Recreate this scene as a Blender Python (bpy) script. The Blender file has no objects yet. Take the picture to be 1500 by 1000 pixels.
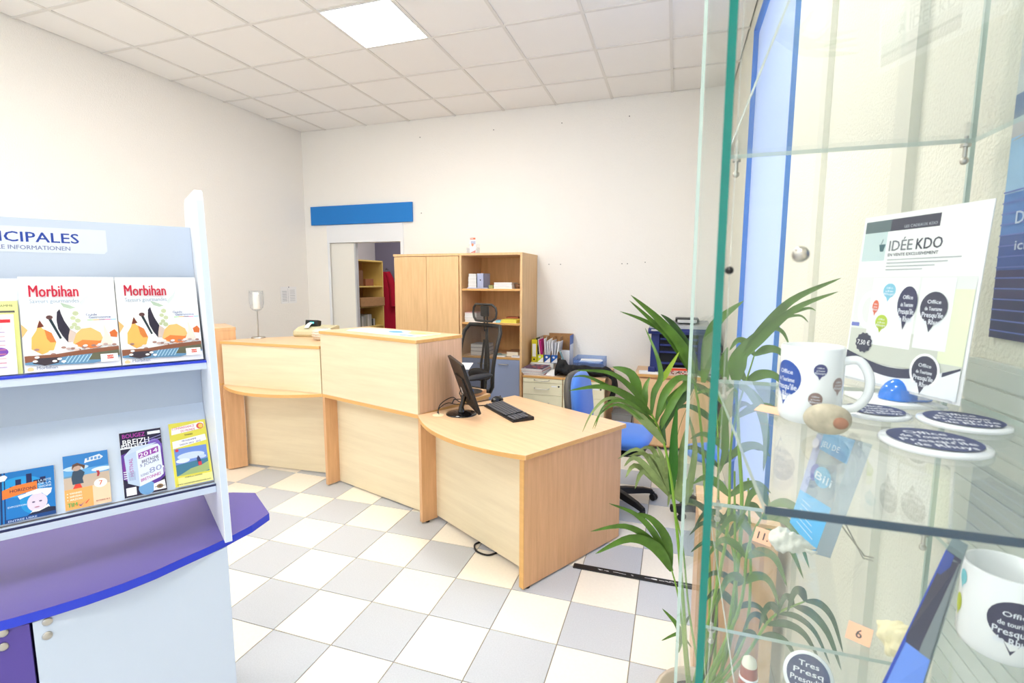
import bpy, bmesh, math, random
from mathutils import Vector, Matrix
random.seed(7)
PI = math.pi
S = bpy.context.scene
COL = S.collection

# ------------------------------------------------------------------ camera, world, light, exposure
CAM = Vector((4.9084, -2.5685, 1.6666))
YAW, PITCH, ROLL, FPX = -0.3156, -0.1198, 0.0024, 728.459
cy, sy, cp, sp, cr, sr = math.cos(YAW), math.sin(YAW), math.cos(PITCH), math.sin(PITCH), math.cos(ROLL), math.sin(ROLL)
FW = Vector((sy*cp, cy*cp, sp)); RT0 = Vector((cy, -sy, 0)); UP0 = RT0.cross(FW)
RT = cr*RT0 + sr*UP0; UP = -sr*RT0 + cr*UP0
cd = bpy.data.cameras.new('camera'); cam = bpy.data.objects.new('camera', cd); COL.objects.link(cam)
cam.matrix_world = Matrix(((RT.x, UP.x, -FW.x, CAM.x), (RT.y, UP.y, -FW.y, CAM.y), (RT.z, UP.z, -FW.z, CAM.z), (0, 0, 0, 1)))
cd.sensor_width = 36; cd.lens = FPX*36/1500; cd.clip_start = 0.02; cd.clip_end = 60
cd.dof.use_dof = True; cd.dof.focus_distance = 3.2; cd.dof.aperture_fstop = 9.0
S.camera = cam

W = bpy.data.worlds.new('sky'); S.world = W; W.use_nodes = True
wn = W.node_tree.nodes['Background']; wn.inputs[0].default_value = (0.74, 0.86, 1.0, 1); wn.inputs[1].default_value = 1.1

S.view_settings.view_transform = 'Standard'; S.view_settings.look = 'None'
S.view_settings.exposure = 0.27; S.view_settings.gamma = 1.0; S.view_settings.use_curve_mapping = False
S.cycles.max_bounces = 10; S.cycles.transparent_max_bounces = 32; S.cycles.diffuse_bounces = 5
S.cycles.caustics_reflective = False; S.cycles.caustics_refractive = False

def area(name, loc, rot, sx, sy_, watts, color):
    l = bpy.data.lights.new(name, 'AREA'); l.shape = 'RECTANGLE'; l.size = sx; l.size_y = sy_; l.energy = watts; l.color = color
    o = bpy.data.objects.new(name, l); o.location = loc; o.rotation_euler = rot; COL.objects.link(o); return o
# daylight coming in through the shop window behind the camera
area('shop_window_daylight', (2.75, -5.25, 1.65), (math.radians(90), 0, 0), 4.6, 2.6, 30, (0.93, 0.96, 1.0))
area('side_window_daylight', (5.95, .68, 1.75), (0, math.radians(90), 0), 3.2, 1.5, 30, (0.86, 0.93, 1.0))
LAMP_EMIT = 27.5
area('storage_room_fill', (1.5, 3.8, 2.85), (0, 0, 0), .6, .6, 14, (1, .96, .98))  # added fill light, no fitting here; lifts the dark doorway view

# ------------------------------------------------------------------ materials
def lin(c):
    return tuple(((v/255)/12.92 if v/255 <= .04045 else ((v/255+.055)/1.055)**2.4) for v in c)
_m = {}
def mat(key, rgb, rough=.5, metal=0, spec=.5, emit=0, coat=0, noise=None, bump=None, wood=None, trans=0, alpha=1, sheen=0, ior=1.45):
    if key in _m: return _m[key]
    m = bpy.data.materials.new(key); m.use_nodes = True; nt = m.node_tree; b = nt.nodes['Principled BSDF']
    c = lin(rgb); b.inputs['Base Color'].default_value = (*c, 1); b.inputs['Roughness'].default_value = rough
    b.inputs['Metallic'].default_value = metal; b.inputs['Specular IOR Level'].default_value = spec
    b.inputs['Coat Weight'].default_value = coat; b.inputs['Transmission Weight'].default_value = trans
    b.inputs['Alpha'].default_value = alpha; b.inputs['IOR'].default_value = ior; b.inputs['Sheen Weight'].default_value = sheen
    if emit:
        b.inputs['Emission Color'].default_value = (*c, 1); b.inputs['Emission Strength'].default_value = emit
    L = nt.links.new
    if wood or noise:
        tc = nt.nodes.new('ShaderNodeTexCoord'); mp = nt.nodes.new('ShaderNodeMapping'); L(tc.outputs['Object'], mp.inputs[0])
        nz = nt.nodes.new('ShaderNodeTexNoise'); L(mp.outputs[0], nz.inputs[0])
        rp = nt.nodes.new('ShaderNodeMix'); rp.data_type = 'RGBA'
        if wood:
            axis, amt, sc = wood
            s = [sc, sc, sc]; s['xyz'.index(axis)] = sc*.07
            mp.inputs['Scale'].default_value = s; nz.inputs['Scale'].default_value = 1; nz.inputs['Detail'].default_value = 6; nz.inputs['Roughness'].default_value = .65
        else:
            amt, sc = noise; nz.inputs['Scale'].default_value = sc; nz.inputs['Detail'].default_value = 4
        cr_ = nt.nodes.new('ShaderNodeMapRange'); cr_.inputs[1].default_value = .3; cr_.inputs[2].default_value = .7
        L(nz.outputs[0], cr_.inputs[0]); L(cr_.outputs[0], rp.inputs[0])
        d = tuple(v*(1-amt) for v in c); e = tuple(min(1, v*(1+amt*.5)) for v in c)
        if wood: d = (d[0], d[1]*(1-amt*.4), d[2]*(1-amt*.8))
        rp.inputs[6].default_value = (*d, 1); rp.inputs[7].default_value = (*e, 1); L(rp.outputs[2], b.inputs['Base Color'])
    if bump:
        sc, st, dist = bump
        tc2 = nt.nodes.new('ShaderNodeTexCoord'); n2 = nt.nodes.new('ShaderNodeTexNoise'); n2.inputs['Scale'].default_value = sc; n2.inputs['Detail'].default_value = 3
        L(tc2.outputs['Object'], n2.inputs[0]); bp = nt.nodes.new('ShaderNodeBump'); bp.inputs['Strength'].default_value = st; bp.inputs['Distance'].default_value = dist
        L(n2.outputs[0], bp.inputs['Height']); L(bp.outputs[0], b.inputs['Normal'])
    _m[key] = m; return m
def glass(key, tint=(1, 1, 1), refl=.9, add=None):
    """clear pane: passes light straight, mirrors by Fresnel"""
    if key in _m: return _m[key]
    m = bpy.data.materials.new(key); m.use_nodes = True; nt = m.node_tree; nt.nodes.clear(); L = nt.links.new
    o = nt.nodes.new('ShaderNodeOutputMaterial'); t = nt.nodes.new('ShaderNodeBsdfTransparent'); t.inputs[0].default_value = (*tint, 1)
    g = nt.nodes.new('ShaderNodeBsdfGlossy'); g.inputs['Roughness'].default_value = .01
    f = nt.nodes.new('ShaderNodeFresnel'); ge = nt.nodes.new('ShaderNodeNewGeometry'); io = nt.nodes.new('ShaderNodeMapRange')
    io.inputs[3].default_value = 1.45; io.inputs[4].default_value = 1/1.45; L(ge.outputs['Backfacing'], io.inputs[0]); L(io.outputs[0], f.inputs[0]); mm = nt.nodes.new('ShaderNodeMath'); mm.operation = 'MULTIPLY'; mm.inputs[1].default_value = refl
    mx = nt.nodes.new('ShaderNodeMixShader'); L(f.outputs[0], mm.inputs[0]); L(mm.outputs[0], mx.inputs[0]); L(t.outputs[0], mx.inputs[1]); L(g.outputs[0], mx.inputs[2])
    out = mx
    if add:   # (weight, colour): a thin scattering film (frost, dust, tinted plastic)
        d = nt.nodes.new('ShaderNodeBsdfDiffuse'); d.inputs[0].default_value = (*lin(add[1]), 1)
        tl = nt.nodes.new('ShaderNodeBsdfTranslucent'); tl.inputs[0].default_value = (*lin(add[1]), 1)
        a = nt.nodes.new('ShaderNodeMixShader'); a.inputs[0].default_value = .5; L(d.outputs[0], a.inputs[1]); L(tl.outputs[0], a.inputs[2])
        m2 = nt.nodes.new('ShaderNodeMixShader'); m2.inputs[0].default_value = add[0]; L(mx.outputs[0], m2.inputs[1]); L(a.outputs[0], m2.inputs[2]); out = m2
    L(out.outputs[0], o.inputs[0]); _m[key] = m; return m
def plain(rgb, rough=.5):
    return mat('print_%d_%d_%d' % rgb, rgb, rough, spec=.3)

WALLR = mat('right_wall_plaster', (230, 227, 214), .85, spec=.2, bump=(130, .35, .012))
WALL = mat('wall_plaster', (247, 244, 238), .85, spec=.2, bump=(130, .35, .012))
CEIL = mat('ceiling_board', (244, 242, 239), .9, spec=.1, noise=(.03, 900))
GRID = mat('ceiling_metal', (226, 223, 218), .6)
GROUT = mat('grout', (150, 143, 130), .9)
TCREAM = mat('tile_cream', (241, 235, 222), .32, noise=(.03, 60))
TGREY = mat('tile_grey', (194, 198, 204), .38, noise=(.07, 160))
BEECH = mat('beech_vertical', (221, 175, 130), .42, wood=('z', .13, 38))
BEECHX = mat('beech_lengthwise', (231, 194, 154), .38, wood=('x', .10, 34))
BEDGE = mat('beech_edge', (222, 172, 104), .45, wood=('x', .08, 30))
MAPLE = mat('maple_panel', (234, 220, 188), .42, wood=('x', .08, 16))
CABW = mat('cabinet_beech', (232, 194, 144), .45, wood=('z', .12, 36))
WHITE = mat('white_lacquer', (238, 240, 243), .4)
ICE = mat('pale_blue_laminate', (203, 216, 235), .35)
BOARD = mat('grey_blue_board', (184, 196, 214), .5)
VIOLET = mat('violet_laminate', (98, 86, 160), .24, noise=(.1, 700))
BLUEE = mat('blue_edge', (38, 62, 205), .35)
NAVY = mat('navy', (30, 36, 84), .5)
BLACK = mat('black_plastic', (24, 24, 27), .38)
BLACKG = mat('black_gloss', (14, 14, 17), .12, coat=.5)
DGREY = mat('dark_grey_plastic', (62, 61, 60), .5)
GREYP = mat('light_grey_plastic', (196, 198, 200), .45)
STEEL = mat('brushed_steel', (190, 186, 178), .28, metal=1)
CHROME = mat('chrome', (220, 220, 222), .12, metal=1)
PAPER = mat('paper', (244, 244, 244), .75, spec=.2)
PAGES = mat('page_block', (226, 224, 220), .8, spec=.1, noise=(.15, 300))
CARD = mat('cardboard', (178, 134, 88), .8, noise=(.1, 40))
CREAMP = mat('cream_drawer_front', (238, 232, 200), .45, wood=('x', .04, 20))
GREYD = mat('blue_grey_door', (150, 164, 196), .5)
BLUEF = mat('blue_fabric', (70, 122, 208), .85, sheen=.3, noise=(.12, 300))
LEAF = mat('palm_leaf', (84, 122, 42), .42, noise=(.3, 25), bump=(200, .15, .001))
LEAFD = mat('palm_leaf_dark', (60, 92, 48), .45, noise=(.3, 25))
LEAFL = mat('palm_leaf_dusty', (132, 150, 92), .6, noise=(.25, 30))
STEM = mat('palm_stem', (120, 160, 50), .45)
CGLASS = glass('showcase_glass', (.985, .995, .99), .5, add=(.012, (225, 235, 235)))
SGLASS = glass('side_glass', (.985, .995, .99), .16, add=(.008, (225, 235, 235)))
HGLASS = glass('shelf_glass', (.98, .99, .99), 1.0, add=(.03, (225, 235, 235)))
TEAL = mat('glass_cut_edge', (0, 122, 112), .15, coat=.4)
TEALD = mat('shelf_cut_edge', (14, 56, 84), .2, coat=.4)
TEALP = mat('pale_glass_edge', (196, 214, 206), .2, coat=.4)
CLEARP = glass('clear_plastic', (.96, .97, .98), 1.0, add=(.06, (230, 238, 245)))

# ------------------------------------------------------------------ helpers
def rotm(axis, a): return Matrix.Rotation(a, 4, axis)
def tr(x, y, z): return Matrix.Translation((x, y, z))
_txt = {}
def text_geo(s):
    if s in _txt: return _txt[s]
    cu = bpy.data.curves.new('t', 'FONT'); cu.body = s; cu.size = 1; cu.resolution_u = 2
    o = bpy.data.objects.new('t', cu); COL.objects.link(o)
    dg = bpy.context.evaluated_depsgraph_get(); me = o.evaluated_get(dg).to_mesh()
    vs = [(v.co.x, v.co.y) for v in me.vertices]; fs = [tuple(p.vertices) for p in me.polygons]
    o.evaluated_get(dg).to_mesh_clear(); bpy.data.objects.remove(o); bpy.data.curves.remove(cu)
    if not vs: vs = [(0, 0)]
    x0 = min(v[0] for v in vs); x1 = max(v[0] for v in vs)
    r = ([(v[0]-x0, v[1]) for v in vs], fs, max(x1-x0, 1e-3)); _txt[s] = r; return r
class MB:
    def __init__(s): s.v = []; s.f = []; s.mi = []; s.sm = []; s.mats = []; s.T = Matrix()
    def m(s, mt):
        if mt not in s.mats: s.mats.append(mt)
        return s.mats.index(mt)
    def add(s, vs, fs, mt, smooth=False):
        k = len(s.v); s.v += [tuple(s.T @ Vector(v)) for v in vs]; i = s.m(mt)
        for f in fs: s.f.append(tuple(k+j for j in f)); s.mi.append(i); s.sm.append(smooth)
        return s
    def box(s, x0, x1, y0, y1, z0, z1, mt, side=None):
        vs = [(x0,y0,z0),(x1,y0,z0),(x1,y1,z0),(x0,y1,z0),(x0,y0,z1),(x1,y0,z1),(x1,y1,z1),(x0,y1,z1)]
        s.add(vs, [(0,3,2,1),(4,5,6,7)], mt); s.add(vs, [(0,1,5,4),(1,2,6,5),(2,3,7,6),(3,0,4,7)], side or mt); return s
    def prism(s, poly, z0, z1, mt, side=None, smooth=False):
        n = len(poly); a = sum(poly[i][0]*poly[(i+1)%n][1]-poly[(i+1)%n][0]*poly[i][1] for i in range(n))
        if a < 0: poly = poly[::-1]
        vs = [(x,y,z0) for x,y in poly]+[(x,y,z1) for x,y in poly]
        s.add(vs, [tuple(range(n))[::-1], tuple(range(n, 2*n))], mt)
        s.add(vs, [(i,(i+1)%n,n+(i+1)%n,n+i) for i in range(n)], side or mt, smooth); return s
    def lathe(s, prof, mt, n=20, smooth=True, cap=True):
        vs = []; k = len(prof)
        for r, z in prof:
            for i in range(n): a = 2*PI*i/n; vs.append((r*math.cos(a), r*math.sin(a), z))
        fs = [(j*n+i, j*n+(i+1)%n, (j+1)*n+(i+1)%n, (j+1)*n+i) for j in range(k-1) for i in range(n)]
        s.add(vs, fs, mt, smooth)
        if cap:
            if prof[0][0] > 1e-5: s.add(vs, [tuple(range(n))[::-1]], mt)
            if prof[-1][0] > 1e-5: s.add(vs, [tuple(range((k-1)*n, k*n))], mt)
        return s
    def tube(s, pts, r, mt, n=8, close=False):
        pts = [Vector(p) for p in pts]; k = len(pts); rs = r if isinstance(r, (list, tuple)) else [r]*k
        vs = []; up = Vector((0, 0, 1)); prev = None
        for i, p in enumerate(pts):
            t = (pts[(i+1) % k if close else min(i+1, k-1)]-pts[(i-1) % k if close else max(i-1, 0)]).normalized()
            a = prev if prev is not None else (up if abs(t.z) < .9 else Vector((1, 0, 0)))
            a = (a - t*a.dot(t)).normalized(); b = t.cross(a); prev = a
            for j in range(n): q = 2*PI*j/n; vs.append(tuple(p+a*math.cos(q)*rs[i]+b*math.sin(q)*rs[i]))
        kk = k if close else k-1
        s.add(vs, [(i*n+j, i*n+(j+1)%n, ((i+1)%k)*n+(j+1)%n, ((i+1)%k)*n+j) for i in range(kk) for j in range(n)], mt, True)
        if not close: s.add(vs, [tuple(range(n))[::-1], tuple(range((k-1)*n, k*n))], mt)
        return s
    def grid(s, fn, nu, nv, mt, smooth=True):
        vs = [fn(i/nu, j/nv) for j in range(nv+1) for i in range(nu+1)]
        s.add(vs, [(j*(nu+1)+i, j*(nu+1)+i+1, (j+1)*(nu+1)+i+1, (j+1)*(nu+1)+i) for j in range(nv) for i in range(nu)], mt, smooth); return s
    def ball(s, c, r, mt, n=14, k=8):
        rx, ry, rz = r if isinstance(r, (tuple, list)) else (r, r, r)
        return s.grid(lambda u, v: (c[0]+rx*math.sin(PI*v)*math.cos(2*PI*u), c[1]+ry*math.sin(PI*v)*math.sin(2*PI*u), c[2]-rz*math.cos(PI*v)), n, k, mt)
    def build(s, name, parent=None, bevel=0, solid=0, sub=0):
        me = bpy.data.meshes.new(name); me.from_pydata(s.v, [], s.f); me.update()
        for mt in s.mats: me.materials.append(mt)
        for p, i, q in zip(me.polygons, s.mi, s.sm): p.material_index = i; p.use_smooth = q
        o = bpy.data.objects.new(name, me); COL.objects.link(o)
        if parent is not None: o.parent = parent
        if bevel:
            bm = bmesh.new(); bm.from_mesh(me); bmesh.ops.remove_doubles(bm, verts=bm.verts, dist=1e-6)
            es = [e for e in bm.edges if len(e.link_faces) == 2 and e.calc_face_angle(0) > .6]
            bmesh.ops.bevel(bm, geom=es, offset=bevel, segments=2, profile=.5, affect='EDGES', clamp_overlap=True); bm.to_mesh(me); bm.free()
        if solid: md = o.modifiers.new('thickness', 'SOLIDIFY'); md.thickness = solid; md.offset = 0
        if sub: md = o.modifiers.new('smooth', 'SUBSURF'); md.levels = md.render_levels = sub
        return o
class Print:
    """flat printed artwork laid on a surface, each ink layer a hair above the last"""
    def __init__(s, O=(0,0,0), U=(1,0,0), V=(0,0,1), fn=None, eps=.00008):
        s.mb = MB(); s.k = 1; s.eps = eps; O, U, V = Vector(O), Vector(U).normalized(), Vector(V).normalized(); N = U.cross(V)
        s.fn = fn or (lambda x, y, h: tuple(O+U*x+V*y+N*h))
    def poly(s, pts, rgb, layer=True):
        s.mb.add([s.fn(x, y, s.k*s.eps) for x, y in pts], [tuple(range(len(pts)))], plain(rgb)); s.k += layer; return s
    def rect(s, x0, y0, x1, y1, rgb, shear=0): return s.poly([(x0, y0), (x1, y0+shear), (x1, y1+shear), (x0, y1)], rgb)
    def disk(s, x, y, rx, ry, rgb, n=22, rings=4, tail=0):
        vs = [(x, y)]
        for j in range(1, rings+1):
            for i in range(n):
                a = 2*PI*i/n; q = j/rings; vs.append((x+rx*q*math.cos(a), y+ry*q*math.sin(a)))
        fs = [(0, 1+i, 1+(i+1) % n) for i in range(n)]+[(1+(j-1)*n+i, 1+j*n+i, 1+j*n+(i+1) % n, 1+(j-1)*n+(i+1) % n) for j in range(1, rings) for i in range(n)]
        s.mb.add([s.fn(a, b, s.k*s.eps) for a, b in vs], fs, plain(rgb))
        if tail: s.mb.add([s.fn(a, b, s.k*s.eps) for a, b in [(x-rx*.45, y-ry*.75), (x-rx*.1, y-ry*1.55), (x+rx*.3, y-ry*.85)]], [(0, 1, 2)], plain(rgb))
        s.k += 1; return s
    def text(s, x, y, string, h, rgb, w=None, align='l', slope=0, shear=0):
        vs, fs, tw = text_geo(string); k = h/.72; kx = (w/tw) if w else k
        x -= {'l': 0, 'c': .5, 'r': 1}[align]*tw*kx
        for q in (0, 1, 2):   # struck three times, slightly apart: heavier strokes
            s.mb.add([s.fn(x+a*kx+b*k*shear+(q-1)*.022*h, y+b*k+a*kx*slope+(q == 1)*.02*h, s.k*s.eps) for a, b in vs], fs, plain(rgb)); s.k += .08
        return s
    def build(s, name, parent): return s.mb.build(name, parent)
def thing(name, label, cat, loc=(0,0,0), rz=0, group=None):
    o = bpy.data.objects.new(name, None); COL.objects.link(o); o.location = loc; o.rotation_euler = (0, 0, rz); o.empty_display_size = .1
    o['label'] = label; o['category'] = cat
    if group: o['group'] = group
    return o
def tag(o, label, cat, group=None):
    o['label'] = label; o['category'] = cat
    if group: o['group'] = group
    return o
def struct(o): o['kind'] = 'structure'; return o
def dup(root, loc, rz=None, label=None, group=None):
    r = root.copy(); COL.objects.link(r); r.location = loc
    if rz is not None: r.rotation_euler = (0, 0, rz)
    if label: r['label'] = label
    if group: r['group'] = group
    for ch in list(root.children):
        c = ch.copy(); COL.objects.link(c); c.parent = r
        for g in list(ch.children):
            d = g.copy(); COL.objects.link(d); d.parent = c
    return r
def at(px, py, D):
    """the point D metres in front of the camera (room depth) on the sight line of a photo pixel"""
    d = RT*((px-750)/FPX) - UP*((py-500)/FPX) + FW
    return CAM + d*(D/d.y)

# ------------------------------------------------------------------ room shell
XL, XR, YB, YF, H = 0.22, 5.37, 2.965, -5.0, 3.57
CS = .6
fl = struct(MB().box(XL-.1, XR+.1, YF-.1, YB+.1, -.06, -.004, GROUT).build('floor'))
ts = .33; ox, oy = 3.461, -.8195; tm = {}
for k, mt in ((0, TGREY), (1, TCREAM)):
    t = MB().box(-ts/2+.0022, ts/2-.0022, -ts/2+.0022, ts/2-.0022, -.004, 0, mt).build('floor_tile', fl, bevel=.0012); tm[k] = t
first = {0: True, 1: True}
for j in range(-5, 12):
    for i in range(-10, 6):
        x, y = ox+(i+.5)*ts, oy+(j+.5)*ts
        x0, x1, y0, y1 = max(x-ts/2, XL), min(x+ts/2, XR), max(y-ts/2, YF), min(y+ts/2, YB)
        if x1-x0 < .02 or y1-y0 < .02: continue
        k = (i+j) % 2
        if x1-x0 < ts-.001 or y1-y0 < ts-.001:
            MB().box(x0+.002, x1-.002, y0+.002, y1-.002, -.004, 0, (TGREY, TCREAM)[k]).build('floor_tile', fl); continue
        if first[k]: o = tm[k]; first[k] = False
        else: o = tm[k].copy(); COL.objects.link(o)
        o.parent = fl; o.location = (x, y, 0)
rest = MB()
for j in range(-13, -5):
    for i in range(-10, 6):
        x, y = ox+(i+.5)*ts, oy+(j+.5)*ts
        x0, x1, y0, y1 = max(x-ts/2, XL), min(x+ts/2, XR), max(y-ts/2, YF), min(y+ts/2, YB)
        if x1-x0 > .02 and y1-y0 > .02: rest.box(x0+.002, x1-.002, y0+.002, y1-.002, -.004, 0, (TGREY, TCREAM)[(i+j) % 2])
r_ = rest.build('floor_tile', fl); r_['kind'] = 'stuff'

ce = struct(MB().box(XL-.1, XR+.1, YF-.1, YB+.1, H+.05, H+.12, GRID).build('ceiling'))
lights = [(4, 1), (4, -1), (7, -1), (1, -4), (7, -5), (4, -6)]  # first panel is the visible one; the rest are added out of view for brightness
cells = []
proto = MB().box(-.29, .29, -.29, .29, H+.006, H+.02, CEIL).build('ceiling_tile', ce)
used = False
for c in range(0, 9):
    for r in range(-9, 5):
        x0, x1 = max(CS*c, XL), min(CS*(c+1), XR); y0, y1 = max(CS*r, YF), min(CS*(r+1), YB)
        if x1-x0 < .03 or y1-y0 < .03 or (c, r) in lights: continue
        if x1-x0 > .599 and y1-y0 > .599:
            if used: o = proto.copy(); COL.objects.link(o); o.parent = ce
            else: o = proto; used = True
            o.location = ((x0+x1)/2, (y0+y1)/2, 0)
        else: MB().box(x0+.01, x1-.01, y0+.01, y1-.01, H+.006, H+.02, CEIL).build('ceiling_tile', ce)
for c in range(1, 9): MB().box(CS*c-.012, CS*c+.012, YF, YB, H-.001, H+.012, GRID).build('grid_rail', ce)
for r in range(-8, 5): MB().box(XL, XR, CS*r-.012, CS*r+.012, H-.0005, H+.0115, GRID).build('grid_rail', ce)
PANEL = mat('lit_panel', (255, 253, 248), .5, emit=LAMP_EMIT)
lg = None
for n_, (c, r) in enumerate(lights):
    x, y = CS*(c+.5), CS*(r+.5)
    if lg is None:
        lg = thing('ceiling_light', 'square lit panel light set into the tiled ceiling above the counter', 'ceiling light', (x, y, H))
        f = MB()
        for a in ((-.288, .288, -.288, -.278), (-.288, .288, .278, .288), (-.288, -.278, -.278, .278), (.278, .288, -.278, .278)): f.box(*a, -.004, .012, WHITE)
        f.build('frame', lg); MB().box(-.278, .278, -.278, .278, -.001, .008, PANEL).build('diffuser', lg)
    else: dup(lg, (x, y, H), label='added ceiling light panel out of view that brightens the room', group='added ceiling light panels out of view')

struct(MB().box(XL-.12, XL, YF-.1, YB+.1, -.004, H+.05, WALL).build('wall_left'))
DX0, DX1, DZ = .585, 1.64, 2.16
wb = MB()
wb.box(XL-.12, DX0, YB, YB+.12, 0, H+.05, WALL); wb.box(DX1, XR+.12, YB, YB+.12, 0, H+.05, WALL); wb.box(DX0, DX1, YB, YB+.12, DZ, H+.05, WALL)
wb = struct(wb.build('wall_back'))
HOLE = mat('screw_hole', (60, 50, 44), .9)
for px, py in ((615, 201), (723, 190), (823, 180), (922, 170), (617, 312), (804, 387), (821, 387), (911, 386), (919, 386), (945, 384)):
    p = at(px, py, YB-.004-CAM.y); b = MB(); b.T = tr(p.x, YB-.002, p.z) @ rotm('X', PI/2); b.lathe([(.005, -.002), (.005, .002), (.002, .004)], HOLE, 8).build('wall_plug', wb)
# right wall with a tall frosted shop window and front wall with its openings
WY0, WY1, WZ0, WZ1 = -.03, 1.40, .08, 3.38
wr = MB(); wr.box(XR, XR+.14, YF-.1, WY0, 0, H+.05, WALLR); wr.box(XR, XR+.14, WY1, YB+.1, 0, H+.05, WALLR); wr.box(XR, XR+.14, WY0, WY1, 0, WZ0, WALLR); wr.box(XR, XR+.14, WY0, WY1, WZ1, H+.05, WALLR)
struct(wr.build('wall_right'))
BF = mat('blue_window_frame', (56, 118, 196), .4)
w1 = MB()
w1.box(XR-.02, XR+.05, WY0, WY0+.012, WZ0, WZ1, BF); w1.box(XR-.02, XR+.05, WY1-.012, WY1, WZ0, WZ1, BF); w1.box(XR-.02, XR+.05, WY0, WY1, WZ0, WZ0+.03, BF); w1.box(XR-.02, XR+.05, WY0, WY1, WZ1-.012, WZ1, BF)
w1 = struct(w1.build('window_1'))
FROST = glass('frosted_pane', (.9, .95, 1.0), .2, add=(.93, (204, 214, 238)))
MB().box(XR+.012, XR+.02, WY0+.012, WY1-.012, WZ0+.03, WZ1-.03, FROST).build('pane', w1)
wf = MB(); wf.box(XL-.1, .45, YF-.12, YF, 0, H+.05, WALL); wf.box(5.05, XR+.1, YF-.12, YF, 0, H+.05, WALL); wf.box(.45, 5.05, YF-.12, YF, 2.95, H+.05, WALL); wf.box(.45, 5.05, YF-.12, YF, 0, .35, WALL)
struct(wf.build('wall_front'))
w2 = MB()
for x in (.45, 2.72, 5.0): w2.box(x, x+.05, YF-.08, YF-.02, .35, 2.95, BF)
w2.box(.45, 5.05, YF-.08, YF-.02, .35, .4, BF); w2.box(.45, 5.05, YF-.08, YF-.02, 2.9, 2.95, BF); struct(w2.build('window_2'))
CREAMW = mat('cream_reveal', (220, 218, 206), .7)
for y0, y1 in ((-.62, -.55), (-1.30, -1.22)):
    struct(MB().box(XR-.018, XR, y0, y1, 0, H, CREAMW).build('trim_right'))
# door casing, sliding leaf, storage room
dc = MB(); dc.box(.565, .60, YB-.012, YB, 0, 2.385, WHITE); dc.box(1.65, 1.69, YB-.012, YB, 0, 2.385, WHITE); dc.box(.565, 1.69, YB-.014, YB, DZ, 2.385, WHITE)
DOORW = mat('door_white', (236, 234, 226), .6)
struct(dc.build('trim_1', bevel=.002))
d1 = struct(MB().box(DX0+.005, .965, YB+.02, YB+.06, 0, DZ-.005, DOORW).build('door_1', bevel=.002))
MB().box(.955, .975, YB+.012, YB+.066, 0, DZ-.005, GREYP).build('door_edge', d1)
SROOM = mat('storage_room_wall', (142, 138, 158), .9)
SY1 = 4.75
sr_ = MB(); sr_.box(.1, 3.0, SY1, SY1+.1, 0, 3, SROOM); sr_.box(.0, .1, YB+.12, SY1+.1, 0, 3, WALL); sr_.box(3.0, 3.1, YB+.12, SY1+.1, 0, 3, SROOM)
struct(sr_.build('wall_storage'))
struct(MB().box(0, 3.1, YB+.1, SY1+.1, -.06, 0, TGREY).build('floor_storage')); struct(MB().box(0, 3.1, YB+.12, SY1+.1, 2.9, 3.0, WALL).build('ceiling_storage'))
BLUEP = mat('blue_sign_board', (20, 122, 205), .5)
tag(MB().box(.34, 1.83, YB-.032, YB-.006, 2.39, 2.625, BLUEP).build('sign_board', bevel=.002), 'plain blue rectangular board fixed above the doorway', 'sign')
# notice on the left wall
nb = thing('pinned_notice', 'white printed notice pinned on the left wall above the counter', 'notice', (XL+.004, 2.6, 1.49), 0)
MB().box(0, .003, -.135, .135, -.105, .105, PAPER).build('sheet', nb)
p = Print((.0035, -.135, -.105), (0, 1, 0), (0, 0, 1))
for i in range(7): p.rect(.02, .03+i*.02, .10, .036+i*.02, (170, 172, 182)); p.rect(.15, .03+i*.022, .24, .035+i*.022, (186, 188, 196))
p.rect(.12, .01, .123, .19, (150, 150, 165)); p.build('printed_list', nb)
b = MB(); b.T = tr(.005, 0, .10); b.ball((0, 0, 0), .006, NAVY, 8, 5).build('pin', nb)
# floor cable channel
ch = thing('floor_cable_channel', 'worn black cable channel strip running along the floor from the desk', 'cable channel', (4.40, .165, 0))
MB().prism([(0, -.02), (0, .028), (.95, .028), (.95, -.02)], 0, .007, BLACK).build('strip', ch, bevel=.003)
wz = MB()
for i in range(26):
    x = .12+random.random()*.5; y = -.002+random.random()*.008; wz.box(x, x+random.uniform(.008, .03), y, y+.003, .0069, .0075, PAPER)
wz.build('worn_patch', ch)['kind'] = 'stuff'

# ------------------------------------------------------------------ reception counter
def frame(A, B):
    """local frame: x along the front edge from A to B, y towards the staff side"""
    d = (Vector(B)-Vector(A)); return d.length, math.atan2(d.y, d.x)
def arc(L, sag, n=18):
    return [(L*i/n, -4*sag*(i/n)*(1-i/n)) for i in range(n+1)]
ZT, TT = .77, .028
# right desk (open, bow fronted)
A, B = (3.285, .355), (4.203, -.175); L, a = frame(A, B)
dk = thing('reception_desk', 'beech and maple reception desk with bow front and open top, by the palm', 'desk', (*A, 0), a)
pl = arc(L, .135)+[(L, .885), (0, .885)]
top = MB().prism(pl, ZT-TT, ZT, BEECHX, BEDGE, False).build('desktop', dk, bevel=.002)
MB().box(.0, .032, .0, .125, .012, ZT-TT, BEECH).build('side_panel', dk, bevel=.001)
MB().box(L-.052, L-.02, .01, .865, .012, ZT-TT, BEECH).build('side_panel', dk, bevel=.001)
MB().box(.032, L-.052, .118, .137, .03, ZT-TT, MAPLE).build('front_panel', dk)
MB().box(L-.0525, L-.0195, .006, .0102, .012, ZT-TT, BEDGE).build('edge_band', dk)
for x in (L-.036, .016):
    b = MB(); b.T = tr(x, .05, 0); b.lathe([(.016, 0), (.016, .006), (.008, .008), (.008, .02)], BLACK, 10).build('levelling_foot', dk)
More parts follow.
